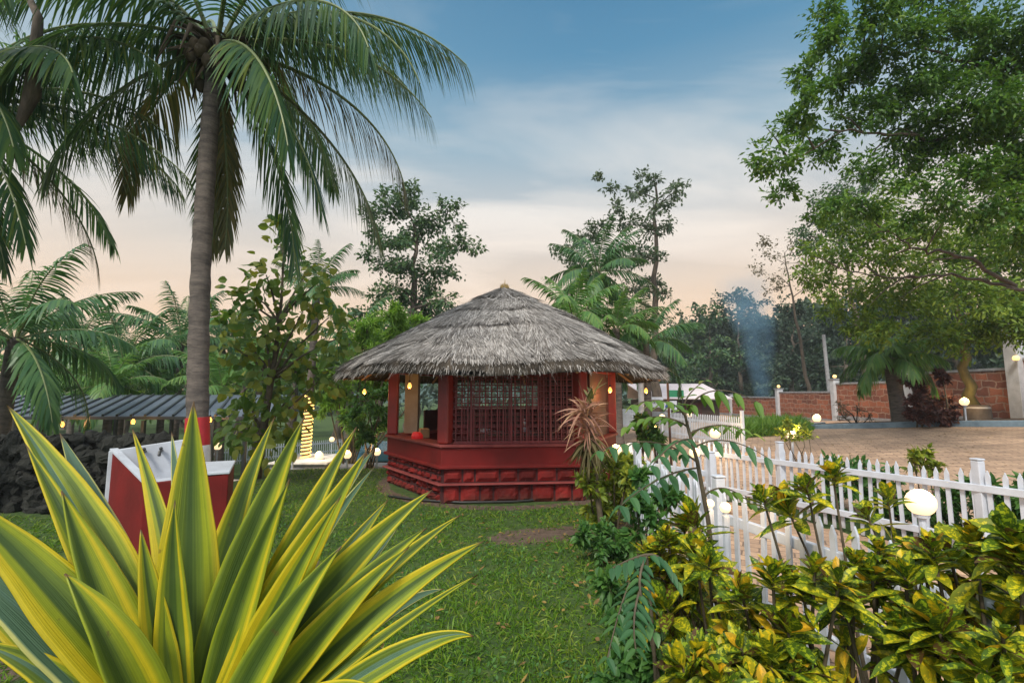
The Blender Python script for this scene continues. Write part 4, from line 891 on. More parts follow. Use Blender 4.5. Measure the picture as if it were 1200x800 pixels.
# the big palm: each frond of its own (azimuth deg, start elevation, droop, length, leaflet length, hang)
cr = at(254, 52, 6.3); ba = np.array([at(237, 530, 6.3)[0], 6.3, 0.])
spec = [(2, 30, 75, 3.75, .80, .9, 0), (-14, 22, 95, 3.6, .75, .9, 0), (-30, 12, 80, 3.5, .72, 1.0, 0), (12, -5, 75, 3.5, .7, 1.0, 1), (-40, -22, 55, 3.3, .66, .9, 0), (30, -25, 50, 3.5, .66, 1.0, 0), (-20, -40, 40, 3.1, .6, .7, 0),
        (118, -52, 30, 2.9, .5, .6, 1), (60, -50, 35, 3.2, .6, .8, 0), (100, -62, 20, 2.8, .5, .6, 1), (172, 28, 105, 3.2, .7, 1.0, 0), (200, 10, 95, 2.9, .66, .9, 0), (150, 0, 85, 3.1, .66, .9, 1), (225, 30, 90, 3.0, .66, .9, 0),
        (120, -30, 55, 3.0, .6, .8, 0), (185, 55, 110, 3.4, .7, .9, 0), (40, 55, 100, 3.4, .7, .9, 0), (95, 50, 90, 3.4, .7, .8, 0), (192, -30, 50, 2.9, .6, .9, 0), (75, 20, 85, 3.3, .66, .9, 0), (130, 62, 100, 3.2, .66, .9, 0), (-5, 4, 62, 3.5, .72, 1.0, 0), (215, 48, 100, 3.2, .66, .9, 0), (310, 40, 95, 3.3, .7, .9, 0), (345, 58, 95, 3.6, .75, .9, 0), (245, 62, 80, 3.1, .6, .8, 0), (15, 45, 85, 3.6, .75, 1.0, 0)]
fr = [(frond_mesh(L, R(e), R(dr), 84, lf, .028, hg * .82, OM if old else PM, 100 + k), R(az), 1.) for k, (az, e, dr, L, lf, hg, old) in enumerate(spec)]
t = palm('tall coconut palm with red and white painted trunk base beside the wash trough', cr, ba, fr, (.132, .105), bend=-.09)
for nm, z0, z1, m in (('red_band', .98, 1.34, 'band_red'), ('white_band', .35, .98, 'band_white')):
    mb = MB(); s0, s1 = z0 / cr[2], z1 / cr[2]; q = [ba + (cr - ba) * s for s in (s0, (s0 + s1) / 2, s1)]; q = [x + [-.09 * math.sin(math.pi * y), 0, 0] for x, y in zip(q, (s0, (s0 + s1) / 2, s1))]
    tube(mb, q, [.142, .140, .138] if nm == 'red_band' else [.16, .15, .144], 18, cap=False); obj(nm, mb, M[m], t, smooth=True)
for k in range(15):
    a = rng.uniform(0, 6.28); q = cr + [.30 * math.cos(a), .30 * math.sin(a), -.22 - .32 * rng.random()]; mb = MB()
    lathe(mb, q, [(.001, -.10), (.04, -.09), (.07, -.03), (.075, .02), (.05, .08), (.001, .10)], 12); obj('coconut', mb, M['coconut'], t, smooth=True)
for k in range(11):
    a = k * .6 + rng.uniform(-.2, .2); q0 = cr + [.1 * math.cos(a), .1 * math.sin(a), -.1]; q1 = q0 + np.array([.42 * math.cos(a), .42 * math.sin(a), .1 - .25 * rng.random()]); q2 = q1 + [.16 * math.cos(a), .16 * math.sin(a), -.35 - .2 * rng.random()]
    mb = MB(); tube(mb, [q0, (q0 + q1) / 2 + [0, 0, .06], q1, q2], [.05, .04, .03, .006], 7); obj('dry_sheath', mb, M['spathe'], t, smooth=True)
mb = MB(); q = np.array(cr); strips(mb, q + rng.normal(0, .12, (90, 3)) * [1, 1, .6], rdir(90, -.6), rdir(90), rng.uniform(.3, .7, 90), .05, .3, 3, prof_long, cols=2, g=(0, 0, -1)); obj('fibre_mat', mb, M['spathe'], t)
# second palm, trunk outside the frame at the left
spec = [(8, 25, 78, 3.1, .72, 1.0, 0), (-6, 48, 95, 3.3, .75, 1.0, 0), (24, 12, 70, 2.9, .7, .9, 0), (-28, 5, 75, 2.7, .66, .9, 0), (-12, -35, 40, 2.6, .6, .7, 0), (30, -30, 50, 2.7, .6, .8, 1), (55, 30, 80, 3, .66, .9, 0), (-50, 35, 80, 3, .66, .9, 0), (80, 0, 60, 2.8, .6, .8, 0), (-85, -10, 60, 2.6, .6, .8, 0),
        (140, 30, 90, 3, .6, .8, 0), (200, 25, 90, 3, .6, .8, 0), (0, -62, 15, 2.4, .5, .6, 0), (15, 66, 90, 3.2, .75, 1.0, 0), (-22, 30, 85, 3.1, .7, 1.0, 0), (0, 6, 55, 3.4, .66, .8, 0), (-36, 45, 95, 3.2, .6, .9, 0)]
fr = [(frond_mesh(L, R(e), R(dr), 68, lf * .9, .028, hg * .72, OM if old else PM, 200 + k), R(az), 1.) for k, (az, e, dr, L, lf, hg, old) in enumerate(spec)]
c2 = at(-62, 120, 6.0); t = palm('coconut palm reaching in from beyond the left edge with hanging fronds at top left', c2, (c2[0] - .2, 6.0, 0), fr, (.16, .13))
mb = MB(); q = at(45, 20, 5.6); q1 = at(38, 110, 5.6); q2 = at(12, 170, 5.6); tube(mb, [at(20, -30, 5.9), q, q1, q2], [.03, .05, .085, .012], 8); obj('dry_sheath', mb, M['bark'], t, smooth=True)
# shared far fronds
def set_of(mats, n, L, lf, wl, seed, el=(-30, 75), dr=(45, 80), hang=.6, nl=46):
    out = []
    for k in range(n):
        e = np.interp(k, [0, n - 1], el[::-1]); out.append(frond_mesh(L, R(e), R(np.interp(k, [0, n - 1], dr) + random.uniform(-8, 8)), nl, lf, wl, hang, mats, seed + k))
    return out
FF = set_of(FM, 7, 2.6, .58, .06, 300); FBr = set_of(BMt, 6, 2.3, .6, .06, 330, (5, 80), (50, 80), .4)
def crown_list(ms, n, sc, seed):
    g = random.Random(seed); out = []
    for k in range(n): out.append((ms[k * len(ms) // n], k * 2.39996 + g.uniform(-.25, .25), sc * g.uniform(.85, 1.1)))
    return out
def far_palm(u, v, d, n, sc, label, ms=None, tr=(.15, .11), bu=None, name='coconut_palm', group='palms beyond the lawn', seed=0, flare=.5):
    c = at(u, v, d); bx = c[0] if bu is None else (bu - 600) / F * d
    return palm(label, c, (bx, d, H(bx, d) - .1), crown_list(ms or FF, n, sc, seed or int(u)), tr, name=name, group=group, ring=False, flare=flare)
far_palm(18, 395, 10.5, 17, 1.0, 'dark trunked palm at the far left rising behind the rubble wall', tr=(.17, .13), bu=6)
far_palm(146, 425, 18, 16, 1.05, 'palm with a thin dark trunk rising behind the metal roof')
far_palm(213, 402, 21, 17, 1.28, 'palm right behind the trunk of the big coconut palm')
far_palm(92, 405, 24, 16, 1.15, 'palm far behind the metal roof between two dark trunks')
far_palm(262, 400, 23, 16, 1.1, 'palm just right of the big trunk far behind the teak tree', seed=11)
far_palm(305, 430, 19, 13, .85, 'palm hidden behind the teak tree leaves', FBr, seed=12)
far_palm(130, 452, 16, 13, .8, 'low bright palm in the middle behind the metal roof', FBr, seed=13)
far_palm(52, 455, 17, 14, .9, 'low bright palm just above the metal roof at the left', FBr)
far_palm(262, 455, 17, 13, .85, 'low bright palm between the big trunk and the teak tree', FBr)
far_palm(100, 470, 20, 13, .95, 'small bright palm low behind the metal roof', FBr, seed=5)
far_palm(190, 470, 19, 13, .9, 'small bright palm low behind the shed at the big trunk', FBr, seed=9)
far_palm(372, 338, 13.6, 15, .58, 'palm with its trunk wrapped in glowing rope lights', tr=(.11, .10), bu=362, group='palms beyond the lawn', flare=.12)
far_palm(700, 318, 20, 20, 1.05, 'tall palm in front of the airy tree right behind the pavilion')
far_palm(672, 372, 15, 14, .85, 'bright low palm showing over the right slope of the thatch', FBr)
far_palm(722, 385, 15.5, 14, .75, 'bright palm near the right end of the thatch', FBr, seed=3)
far_palm(757, 400, 17, 15, .85, 'darker palm just right of the thatched roof', FF, seed=4)
far_palm(412, 400, 17, 12, .8, 'palm half hidden behind the bamboo left of the roof', FF, seed=6)
# rope lights on the lit palm
lit = [o for o in C.objects if o.get('label', '').startswith('palm with its trunk wrapped')][0]
b = np.array(lit.location); c = at(372, 338, 13.6); z0, z1 = b[2] + .18, at(362, 462, 13.6)[2]; n = 500; s = np.linspace(0, 1, n); zz = z0 + (z1 - z0) * s
fz = (zz - b[2]) / (c[2] - b[2]); a = s * 2 * math.pi * 24
rad = .10 + .012 * (1 - fz) + .12 * .11 * np.exp(-fz * 14) + .014
mb = MB(); tube(mb, np.stack([b[0] + (c[0] - b[0]) * fz + rad * np.cos(a), b[1] + rad * np.sin(a), zz], -1), .021, 6); obj('rope_light', mb, M['rope'], lit, smooth=True)
# short fat palm by the wall
fat = set_of(BMt, 6, 1.7, .55, .06, 360, (0, 80), (65, 95), .7)
c = at(1044, 418, 15.8); far_palm(1043, 422, 16.1, 20, .92, 'short palm with a fat grey trunk in the planting bed by the wall', fat, (.25, .19), 1051, 'fat_palm', 'palms beyond the lawn')
# ------------------------------------------------------------------ trees
def tree(label, base, clumps, tr, lm, bm, leaf, dens, name='tree', group=None, twigs=9, fork=.45, droop=.25, cat='tree', stretch=1.0, lean=None, thin=1., trunk_top=None):
    """clumps: (x, y, z, r). Trunk from base, limbs reach each clump, twigs fan out, leaves sit along the twigs."""
    base = np.array(base, float); cl = [np.array(c, float) for c in clumps]
    t = thing(name, base, label, cat, group); cen = np.mean([c[:3] for c in cl], axis=0)
    top = cen.copy(); top[2] = np.percentile([c[2] for c in cl], 70)
    if trunk_top is not None: top = np.array(trunk_top, float)
    mid = base + (top - base) * .5 + (np.array(lean) if lean is not None else np.zeros(3))
    s = np.linspace(0, 1, 16)[:, None]; P = base * (1 - s) ** 2 + 2 * mid * s * (1 - s) + top * s ** 2
    P[1:-1] += rng.normal(0, tr * .25, (14, 3)) * [1, 1, 0]
    rad = tr * (1 - .8 * s[:, 0]) + tr * .5 * np.exp(-s[:, 0] * 12)
    wood = MB(); tube(wood, P, rad, 10)
    nodes_ = [(P[k], rad[k]) for k in range(int(16 * fork), 16)]
    leaf_o, leaf_d = [], []
    for c in sorted(cl, key=lambda c: np.linalg.norm(c[:3] - top) - c[3] * .2):
        p = c[:3]; best = min(nodes_, key=lambda q: np.linalg.norm(q[0] - p) + (1.5 * max(0, q[0][2] - p[2])))
        q0, r0 = best; r1 = min(r0 * .62, tr * .42); dd = np.linalg.norm(p - q0); k = np.linspace(0, 1, 7)[:, None]
        m = (q0 + p) / 2 + [0, 0, .10 * dd] + rng.normal(0, .05 * dd, 3); Q = q0 * (1 - k) ** 2 + 2 * m * k * (1 - k) + p * k ** 2
        rr = r1 * (1 - .72 * k[:, 0]); tube(wood, Q, rr, 6)
        nodes_ += [(Q[3], rr[3]), (Q[5], rr[5]), (Q[6], rr[6] * 1.2)]
        nt_ = twigs; dv = rdir(nt_, .1) * np.array([1, 1, .85]); Ls = c[3] * rng.uniform(.55, 1.15, nt_)
        for j in range(nt_):
            e = p + dv[j] * Ls[j]; a0 = Q[rng.integers(3, 7)]; m2 = (a0 + e) / 2 + rng.normal(0, .08 * Ls[j], 3); e[2] -= droop * .3 * Ls[j]
            tube(wood, [a0, m2, e], [rr[6] * .55, rr[6] * .38, rr[6] * .15], 4, cap=False)
            nl = max(6, int(dens * c[3] ** 2 / nt_ * rng.uniform(.5, 1.5)))
            f = rng.beta(2.2, 1.2, nl)[:, None]; o = np.where(f < .5, a0 + (m2 - a0) * f * 2, m2 + (e - m2) * (f * 2 - 1)) + rng.normal(0, .13 * c[3] * thin, (nl, 3)) * [1, 1, .7]
            leaf_o.append(o); leaf_d.append(nrm(dv[j] + rng.normal(0, .75, (nl, 3)) - [0, 0, droop]))
    obj('trunk', wood, M[bm], t, smooth=True)
    o = np.concatenate(leaf_o); d = np.concatenate(leaf_d); N = len(o); mb = MB()
    strips(mb, o, d, rdir(N, 1.2), leaf[0] * rng.uniform(.65, 1.25, N), leaf[1] * rng.uniform(.7, 1.25, N), -.25, 2, prof_leaf, fold=.15, cols=2 if leaf[0] < .16 else 3)
    obj('crown', mb, M[lm], t); return t
def cl(lst, d, jit=.06):
    out = []
    for u, v, r in lst:
        dd = d * (1 + random.uniform(-jit, jit)); p = at(u, v, dd); out.append((*p, r / F * dd))
    return out
def gbase(u, d): x = (u - 600) / F * d; return (x, d, H(x, d) - .1)
# near overhanging tree, trunk beyond the right edge
near = [(905, 182, 30), (925, 150, 26), (955, 175, 30), (915, 225, 20), (950, 120, 32), (945, 85, 26), (985, 95, 34), (985, 50, 36), (965, 20, 26), (1015, 20, 36), (1025, 70, 36), (1005, 135, 34), (1045, 120, 38), (1060, 40, 40), (1075, 85, 38), (1085, 140, 38), (1110, 30, 42), (1120, 90, 42), (1130, 150, 40), (1160, 40, 45), (1165, 105, 45), (1170, 170, 42), (1195, 70, 48), (1200, 140, 45),
        (1050, 175, 30), (1095, 190, 34), (1010, 195, 24), (1140, 205, 38), (1185, 215, 42), (1060, 215, 26), (1110, 235, 34), (1165, 250, 38), (1200, 270, 42), (1080, -30, 45), (1150, -40, 50), (1010, -30, 40), (962, 246, 20), (988, 238, 22), (1012, 244, 24), (1040, 255, 24), (1220, 200, 45), (1230, 20, 50)]
tree('spreading fine leaved tree overhanging from the upper right', gbase(1330, 9.2), cl(near, 8.6, .10), .32, 'leaf_near', 'bark', (.115, .048), 3300, 'overhanging_tree', thin=1.25, twigs=17, fork=.35, trunk_top=at(1215, 60, 9.0), lean=(.3, 0, .4))
t_ = [o for o in C.objects if o.name.startswith('overhanging_tree')][0]
for L_ in ([(1290, 345, 10.5), (1190, 337, 10.6), (1110, 321, 10.9), (1045, 326, 11.1), (985, 316, 11.4)], [(1290, 205, 9.2), (1160, 168, 8.9), (1080, 162, 8.8), (1005, 150, 8.7), (925, 186, 8.7)], [(1190, 337, 10.6), (1130, 300, 10.5), (1075, 292, 10.4), (1035, 268, 10.4)], [(1290, 120, 9.0), (1190, 85, 8.8), (1090, 60, 8.7), (1010, 62, 8.6)]):
    q = [at(*x) for x in L_]; lb = MB(); k_ = np.linspace(0, len(q) - 1, 22); P_ = np.stack([np.interp(k_, range(len(q)), np.array(q)[:, c]) for c in range(3)], -1); P_ += rng.normal(0, .03, P_.shape)
    tube(lb, P_, np.linspace(.05, .010, 22), 7)
    for j in range(5, 22, 2):
        e = P_[j] + rng.normal(0, .35, 3) + [-.35, 0, .05]; tube(lb, [P_[j], (P_[j] + e) / 2 + [0, 0, .06], e], [.022, .014, .005], 5, cap=False)
    obj('limb', lb, M['bark'], t_, smooth=True)
tree('grey green airy tree behind the wall between the bare tree and the big right trees', gbase(1020, 25), cl([(965, 235, 20), (985, 215, 18), (950, 262, 20), (975, 260, 20), (935, 276, 15), (1000, 236, 22), (1022, 208, 22), (950, 290, 20), (980, 285, 22), (1010, 265, 24)], 24.5), .2, 'leaf_tall', 'bark', (.20, .095), 520, 'grey_green_tree', twigs=14, fork=.4, thin=1.3)
mid_ = [(985, 300, 30), (955, 325, 22), (940, 318, 14), (962, 350, 16), (1005, 335, 32), (975, 365, 18), (1030, 300, 34), (1045, 345, 36), (1005, 380, 24), (1070, 310, 36), (1085, 355, 36), (1040, 385, 28), (1115, 300, 40), (1125, 345, 38), (1095, 390, 30), (1160, 310, 42), (1165, 360, 40), (1190, 390, 34), (1145, 395, 30), (1060, 262, 30), (1100, 262, 32), (1015, 268, 26), (985, 262, 22), (1150, 268, 36), (1195, 300, 40), (1200, 345, 40), (955, 290, 16), (1030, 240, 24), (1220, 380, 40)]
tree('yellow green tree with a leaning trunk standing in the planting bed', gbase(1137, 16), cl(mid_, 14.5, .10), .19, 'leaf_lime', 'bark_green', (.17, .075), 1050, 'leaning_tree', thin=1.35, twigs=16, fork=.5, trunk_top=at(1115, 330, 15.2), lean=(-.12, 0, .1))
tp = np.array(gbase(1137, 16)); t = [o for o in C.objects if o.name.startswith('leaning_tree')][0]
tp = tp + [-.03, -.12, 0]
mb = MB(); lathe(mb, tp, [(.37, 0), (.34, .5), (.30, .66), (.28, .67), (.26, .58)], 18); obj('painted_base', mb, M['planter'], t, smooth=True)
mb = MB(); lathe(mb, tp, [(.30, .54), (.335, .55), (.325, .60), (.29, .605)], 18); obj('base_band', mb, M['band_white'], t, smooth=True)
tree('half bare brownish tree behind the wall right of the smoke', gbase(950, 30), cl([(900, 300, 22), (885, 320, 14), (915, 325, 20), (940, 310, 20), (930, 285, 16), (950, 335, 20), (905, 340, 14), (895, 280, 10), (960, 300, 20)], 29), .14, 'leaf_brown', 'bark', (.20, .10), 90, 'bare_tree', twigs=14, fork=.4)
tree('tall dark broad tree behind the left side of the thatched roof', gbase(487, 25), cl([(455, 250, 24), (440, 275, 18), (432, 250, 14), (470, 232, 20), (488, 238, 20), (510, 258, 22), (527, 240, 16), (540, 283, 18), (560, 290, 11), (520, 292, 22), (492, 275, 26), (465, 282, 24), (450, 312, 18), (478, 312, 26), (508, 318, 22), (528, 318, 14), (465, 345, 24), (495, 350, 26), (440, 350, 18), (420, 365, 18), (522, 352, 18), (482, 218, 12), (450, 228, 12), (535, 262, 12), (425, 300, 10), (505, 375, 26), (460, 380, 30)], 24.5), .34, 'leaf_tall', 'bark', (.24, .13), 440, 'broad_tree', thin=1.5, twigs=13, fork=.35)
tree('tall airy tree with a slim trunk right behind the pavilion', gbase(765, 27), cl([(765, 208, 13), (742, 225, 18), (720, 240, 12), (790, 225, 14), (800, 215, 10), (768, 240, 20), (715, 222, 10), (730, 262, 20), (760, 268, 20), (785, 262, 12), (700, 268, 16), (690, 285, 18), (672, 282, 14), (655, 295, 14), (670, 308, 16), (745, 300, 22), (770, 300, 14), (720, 305, 20), (690, 330, 18), (765, 330, 16), (745, 340, 20), (780, 345, 10), (715, 345, 20), (700, 205, 6), (752, 205, 10), (775, 372, 12), (740, 380, 20)], 26.5), .27, 'leaf_airy', 'bark', (.24, .12), 400, 'airy_tree', twigs=14, fork=.3, thin=1.15, trunk_top=at(768, 215, 26.5))
# dark forest behind the wall
FG = 'dark trees behind the boundary wall'
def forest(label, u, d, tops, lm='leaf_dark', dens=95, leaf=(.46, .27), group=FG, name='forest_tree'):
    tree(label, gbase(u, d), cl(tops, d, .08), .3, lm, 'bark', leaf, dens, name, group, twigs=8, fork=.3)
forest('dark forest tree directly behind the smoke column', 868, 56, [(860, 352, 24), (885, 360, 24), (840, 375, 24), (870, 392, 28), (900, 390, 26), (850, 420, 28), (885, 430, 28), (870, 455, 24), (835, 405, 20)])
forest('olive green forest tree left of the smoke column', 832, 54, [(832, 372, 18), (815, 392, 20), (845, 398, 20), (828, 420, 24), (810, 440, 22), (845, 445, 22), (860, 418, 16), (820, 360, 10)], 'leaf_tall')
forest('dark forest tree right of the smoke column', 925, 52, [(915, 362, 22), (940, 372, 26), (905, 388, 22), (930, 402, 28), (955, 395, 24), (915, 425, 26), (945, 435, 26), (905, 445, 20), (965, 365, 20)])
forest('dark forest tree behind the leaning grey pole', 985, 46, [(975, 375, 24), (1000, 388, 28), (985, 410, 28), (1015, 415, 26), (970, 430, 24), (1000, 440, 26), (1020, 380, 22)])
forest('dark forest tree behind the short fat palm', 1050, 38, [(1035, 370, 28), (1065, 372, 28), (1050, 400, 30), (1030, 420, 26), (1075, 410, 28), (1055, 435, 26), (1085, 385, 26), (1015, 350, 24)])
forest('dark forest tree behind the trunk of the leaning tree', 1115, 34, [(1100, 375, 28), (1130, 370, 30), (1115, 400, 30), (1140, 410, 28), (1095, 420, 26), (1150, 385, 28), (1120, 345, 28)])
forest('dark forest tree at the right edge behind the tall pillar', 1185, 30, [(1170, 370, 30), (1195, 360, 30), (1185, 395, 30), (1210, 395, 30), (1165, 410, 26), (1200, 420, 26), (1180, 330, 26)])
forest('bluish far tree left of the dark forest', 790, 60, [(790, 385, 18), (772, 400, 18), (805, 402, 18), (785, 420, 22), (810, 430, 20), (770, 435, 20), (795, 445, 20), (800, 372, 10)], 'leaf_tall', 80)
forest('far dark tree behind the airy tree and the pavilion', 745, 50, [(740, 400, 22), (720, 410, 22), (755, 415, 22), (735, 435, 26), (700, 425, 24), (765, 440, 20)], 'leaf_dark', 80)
for k, (u, v, d) in enumerate(((20, 440, 34), (85, 445, 40), (150, 438, 36), (215, 445, 42), (285, 430, 36), (345, 425, 32), (400, 420, 30), (445, 408, 34), (560, 400, 40), (625, 395, 44), (670, 400, 40))):
    lab = ['round green tree far left behind the palms', 'round green tree behind the low bright palm at the left', 'round green tree behind the thin dark palm trunk', 'round green tree behind the big palm trunk', 'round green tree left of the teak tree top', 'round green tree behind the teak tree', 'round green tree between teak and bamboo', 'round green tree behind the bamboo clump', 'round green tree behind the left slope of the thatch', 'round green tree hidden behind the roof top', 'round green tree behind the bright palms right of the roof'][k]
    forest(lab, u, d, [(u, v - 18, 20), (u - 24, v, 24), (u + 24, v - 4, 24), (u - 10, v + 22, 28), (u + 16, v + 24, 28), (u - 38, v + 26, 24), (u + 40, v + 24, 24)], 'leaf_tall' if k % 2 else 'leaf_lime', 85, group='round trees along the horizon', name='round_tree')
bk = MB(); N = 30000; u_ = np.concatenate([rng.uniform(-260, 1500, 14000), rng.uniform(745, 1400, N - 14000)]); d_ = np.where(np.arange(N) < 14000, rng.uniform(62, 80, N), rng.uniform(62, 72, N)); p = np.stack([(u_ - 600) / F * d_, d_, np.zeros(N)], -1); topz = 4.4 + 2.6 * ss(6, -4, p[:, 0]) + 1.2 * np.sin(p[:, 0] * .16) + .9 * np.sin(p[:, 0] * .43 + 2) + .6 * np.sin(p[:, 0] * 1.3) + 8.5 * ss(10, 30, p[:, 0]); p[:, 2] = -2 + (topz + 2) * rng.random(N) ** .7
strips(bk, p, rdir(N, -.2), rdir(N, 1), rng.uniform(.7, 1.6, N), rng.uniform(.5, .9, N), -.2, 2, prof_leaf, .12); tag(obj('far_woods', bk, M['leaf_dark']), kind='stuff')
# teak sapling with big round leaves
tp = gbase(308, 9.6); t = thing('teak_tree', tp, 'young teak tree with big round leaves between the palm trunk and the lit palm', 'tree')
heads = [(333, 262, 12), (325, 290, 10), (312, 322, 20), (296, 345, 22), (283, 358, 18), (270, 375, 16), (308, 380, 24), (365, 312, 18), (368, 335, 20), (355, 365, 24), (330, 400, 28), (300, 415, 26), (275, 408, 16), (385, 372, 22), (392, 398, 20), (355, 420, 26), (318, 448, 28), (285, 462, 24), (345, 458, 26), (372, 448, 22), (300, 490, 26), (330, 492, 26), (275, 500, 20), (310, 515, 22), (395, 430, 16)]
wood = MB(); stem = [np.array(tp), at(312, 480, 9.6), at(322, 420, 9.6), at(330, 350, 9.5), at(334, 262, 9.5)]; tube(wood, stem, [.09, .075, .05, .03, .012], 8); lo, ldd = [], []
for u, v, r in heads:
    p = at(u, v, 9.6 * (1 + random.uniform(-.06, .06))); k = min(range(1, 5), key=lambda q: abs(stem[q][2] + .3 - p[2])); a0 = stem[k] * .6 + stem[k - 1] * .4
    tube(wood, [a0, (a0 + p) / 2 + [0, 0, .08], p], [.03, .02, .01], 6); n = max(8, int(r * 1.9)); rr = r / F * 9.6
    o = p + rng.normal(0, .55, (n, 3)) * rr; lo.append(o); ldd.append(nrm(nrm(o - p) * .8 + rng.normal(0, .4, (n, 3)) - [0, 0, .55]))
obj('trunk', wood, M['stem'], t, smooth=True); o = np.concatenate(lo); d = np.concatenate(ldd); N = len(o); mb = MB()
strips(mb, o, d, rdir(N, .9) + np.array([0, -.5, 0]), rng.uniform(.13, .26, N), rng.uniform(.10, .19, N), rng.uniform(-.35, .1, N), 4, lambda x: np.clip(np.sin(math.pi * np.clip(x, 0, 1) ** .75) ** .55, .04, 1), .12); obj('crown', mb, M['leaf_teak'], t)
# bamboo and dark bush left of the pavilion
def bush(label, base, clumps, lm, leaf, dens, name='bush', group=None, cat='bush', twigs=10, droop=.3, tr=.03, bm='stem', prof=prof_leaf, up=.6):
    base = np.array(base, float); t = thing(name, base, label, cat, group); wood = MB(); lo, l2 = [], []
    for c in clumps:
        p = np.array(c[:3]); r = c[3]; b0 = base + rng.normal(0, .06, 3) * [1, 1, 0]; m = (b0 + p) / 2 + rng.normal(0, .06 * np.linalg.norm(p - b0), 3)
        tube(wood, [b0, m, p], [tr, tr * .7, tr * .4], 6)
        dv = rdir(twigs, .25)
        for j in range(twigs):
            e = p + dv[j] * r * rng.uniform(.5, 1.1); tube(wood, [p, (p + e) / 2 + [0, 0, .05 * r], e], [tr * .35, tr * .25, tr * .1], 4, cap=False)
            n = max(4, int(dens / twigs * rng.uniform(.6, 1.4))); f = rng.beta(2, 1.1, n)[:, None]; o = p + (e - p) * f + rng.normal(0, .10 * r, (n, 3)); lo.append(o); l2.append(nrm(dv[j] * .7 + rng.normal(0, .7, (n, 3)) + [0, 0, up * .5 - droop]))
    obj('stem', wood, M[bm], t, smooth=True); o = np.concatenate(lo); d = np.concatenate(l2); N = len(o); mb = MB()
    strips(mb, o, d, rdir(N, 1.2), leaf[0] * rng.uniform(.65, 1.25, N), leaf[1] * rng.uniform(.75, 1.2, N), rng.uniform(.0, .3, N), 3, prof, .14, g=(0, 0, -1)); obj('foliage', mb, M[lm], t); return t
bush('bright feathery bamboo clump leaning over the left of the roof', gbase(415, 13.5), cl([(462, 372, 18), (430, 385, 22), (470, 385, 22), (445, 392, 26), (425, 408, 24), (455, 410, 22), (410, 425, 22), (395, 440, 20), (425, 435, 24), (490, 380, 14), (405, 465, 20), (440, 455, 20), (480, 398, 18), (385, 470, 16), (415, 490, 18)], 13.2), 'leaf_bamboo', (.18, .034), 900, 'bamboo_clump', cat='bamboo', tr=.03, droop=.5)
bush('dark dense bush at the left side of the pavilion', gbase(432, 12.3), cl([(430, 470, 22), (445, 485, 20), (415, 492, 18), (440, 505, 18), (425, 510, 16), (450, 465, 14)], 12.0), 'leaf_green', (.13, .06), 420, 'dark_bush')
bush('small round green shrub by the blue pool', gbase(413, 14.3), cl([(412, 520, 9), (418, 515, 8), (408, 524, 7)], 14.3), 'leaf_green', (.10, .06), 160, 'round_shrub', cat='shrub', twigs=8, tr=.015)
bush('dark red leaved shrub around the fat palm trunk', gbase(1072, 15.2), cl([(1066, 448, 9), (1078, 455, 10), (1074, 470, 10), (1070, 486, 9), (1084, 484, 9)], 15.2), 'leaf_red', (.15, .085), 330, 'red_shrub', cat='shrub', group='dark red shrubs by the wall')
bush('wide dark red shrub in front of the tall laterite panel', gbase(1097, 15.2), cl([(1090, 470, 16), (1108, 476, 15), (1096, 486, 16), (1082, 488, 12), (1112, 490, 10), (1104, 440, 9)], 15.2), 'leaf_red', (.15, .085), 330, 'red_shrub', cat='shrub', group='dark red shrubs by the wall')
bush('sparse dry shrub in the bed left of the fat palm', gbase(1000, 17.6), cl([(990, 490, 12), (1005, 480, 14), (1018, 490, 12), (985, 475, 8)], 17.6), 'leaf_brown', (.10, .04), 60, 'dry_shrub', cat='shrub')
hb_ = MB(); N = 9000; u_ = rng.uniform(836, 946, N); d_ = rng.uniform(15.5, 19.5, N); x_ = (u_ - 600) / F * d_; z_ = terrain(x_, d_)
strips(hb_, np.stack([x_, d_, z_], -1), rdir(N, 1.6), rdir(N), rng.uniform(.4, .85, N) * np.clip((u_ - 832) / 25, .3, 1) * np.clip((950 - u_) / 20, .4, 1), .035, rng.uniform(.1, .5, N), 3, prof_long, cols=2, g=(0, 0, -1)); tag(obj('grass_hedge', hb_, M['hedge']), 'low hedge of long green grass at the far side of the paved yard', 'hedge')
# ------------------------------------------------------------------ shrubs near the fence
bush('yellow green shrub at the right front corner of the pavilion', gbase(715, 5.9), cl([(700, 545, 18), (720, 548, 18), (690, 565, 17), (712, 572, 20), (735, 560, 14), (700, 592, 18), (725, 590, 18), (740, 540, 10), (745, 575, 12), (708, 608, 16)], 5.8), 'leaf_shrub', (.105, .05), 210, 'garden_shrub', cat='shrub', droop=.05, tr=.016)
bush('small bright shrub left of the sapling at the fence post', gbase(752, 4.3), cl([(752, 560, 9), (775, 585, 12), (760, 600, 14), (745, 590, 11), (790, 580, 9), (770, 620, 15), (745, 625, 14)], 4.2), 'leaf_green', (.085, .045), 110, 'garden_shrub', cat='shrub', droop=.05, tr=.012)
bush('small round dark bush on the path behind the fence', gbase(757, 8.8), cl([(748, 500, 12), (765, 503, 12), (757, 515, 13), (752, 490, 9), (770, 517, 10)], 8.8), 'leaf_green', (.10, .05), 230, 'round_bush', cat='bush')
bush('small yellow shrub by the glowing globe beyond the fence', gbase(930, 10.2), cl([(925, 500, 10), (940, 505, 10), (930, 515, 11), (948, 512, 8), (915, 508, 8)], 10.2), 'leaf_shrub', (.09, .045), 90, 'yellow_shrub', cat='shrub', tr=.012, group='yellow shrubs behind the near fence')
bush('yellow shrub poking up behind the fence at its middle post', gbase(1078, 6.3), cl([(1070, 535, 9), (1085, 533, 9), (1078, 545, 12), (1095, 548, 8)], 6.2), 'leaf_shrub', (.09, .045), 90, 'yellow_shrub', cat='shrub', tr=.012, group='yellow shrubs behind the near fence')
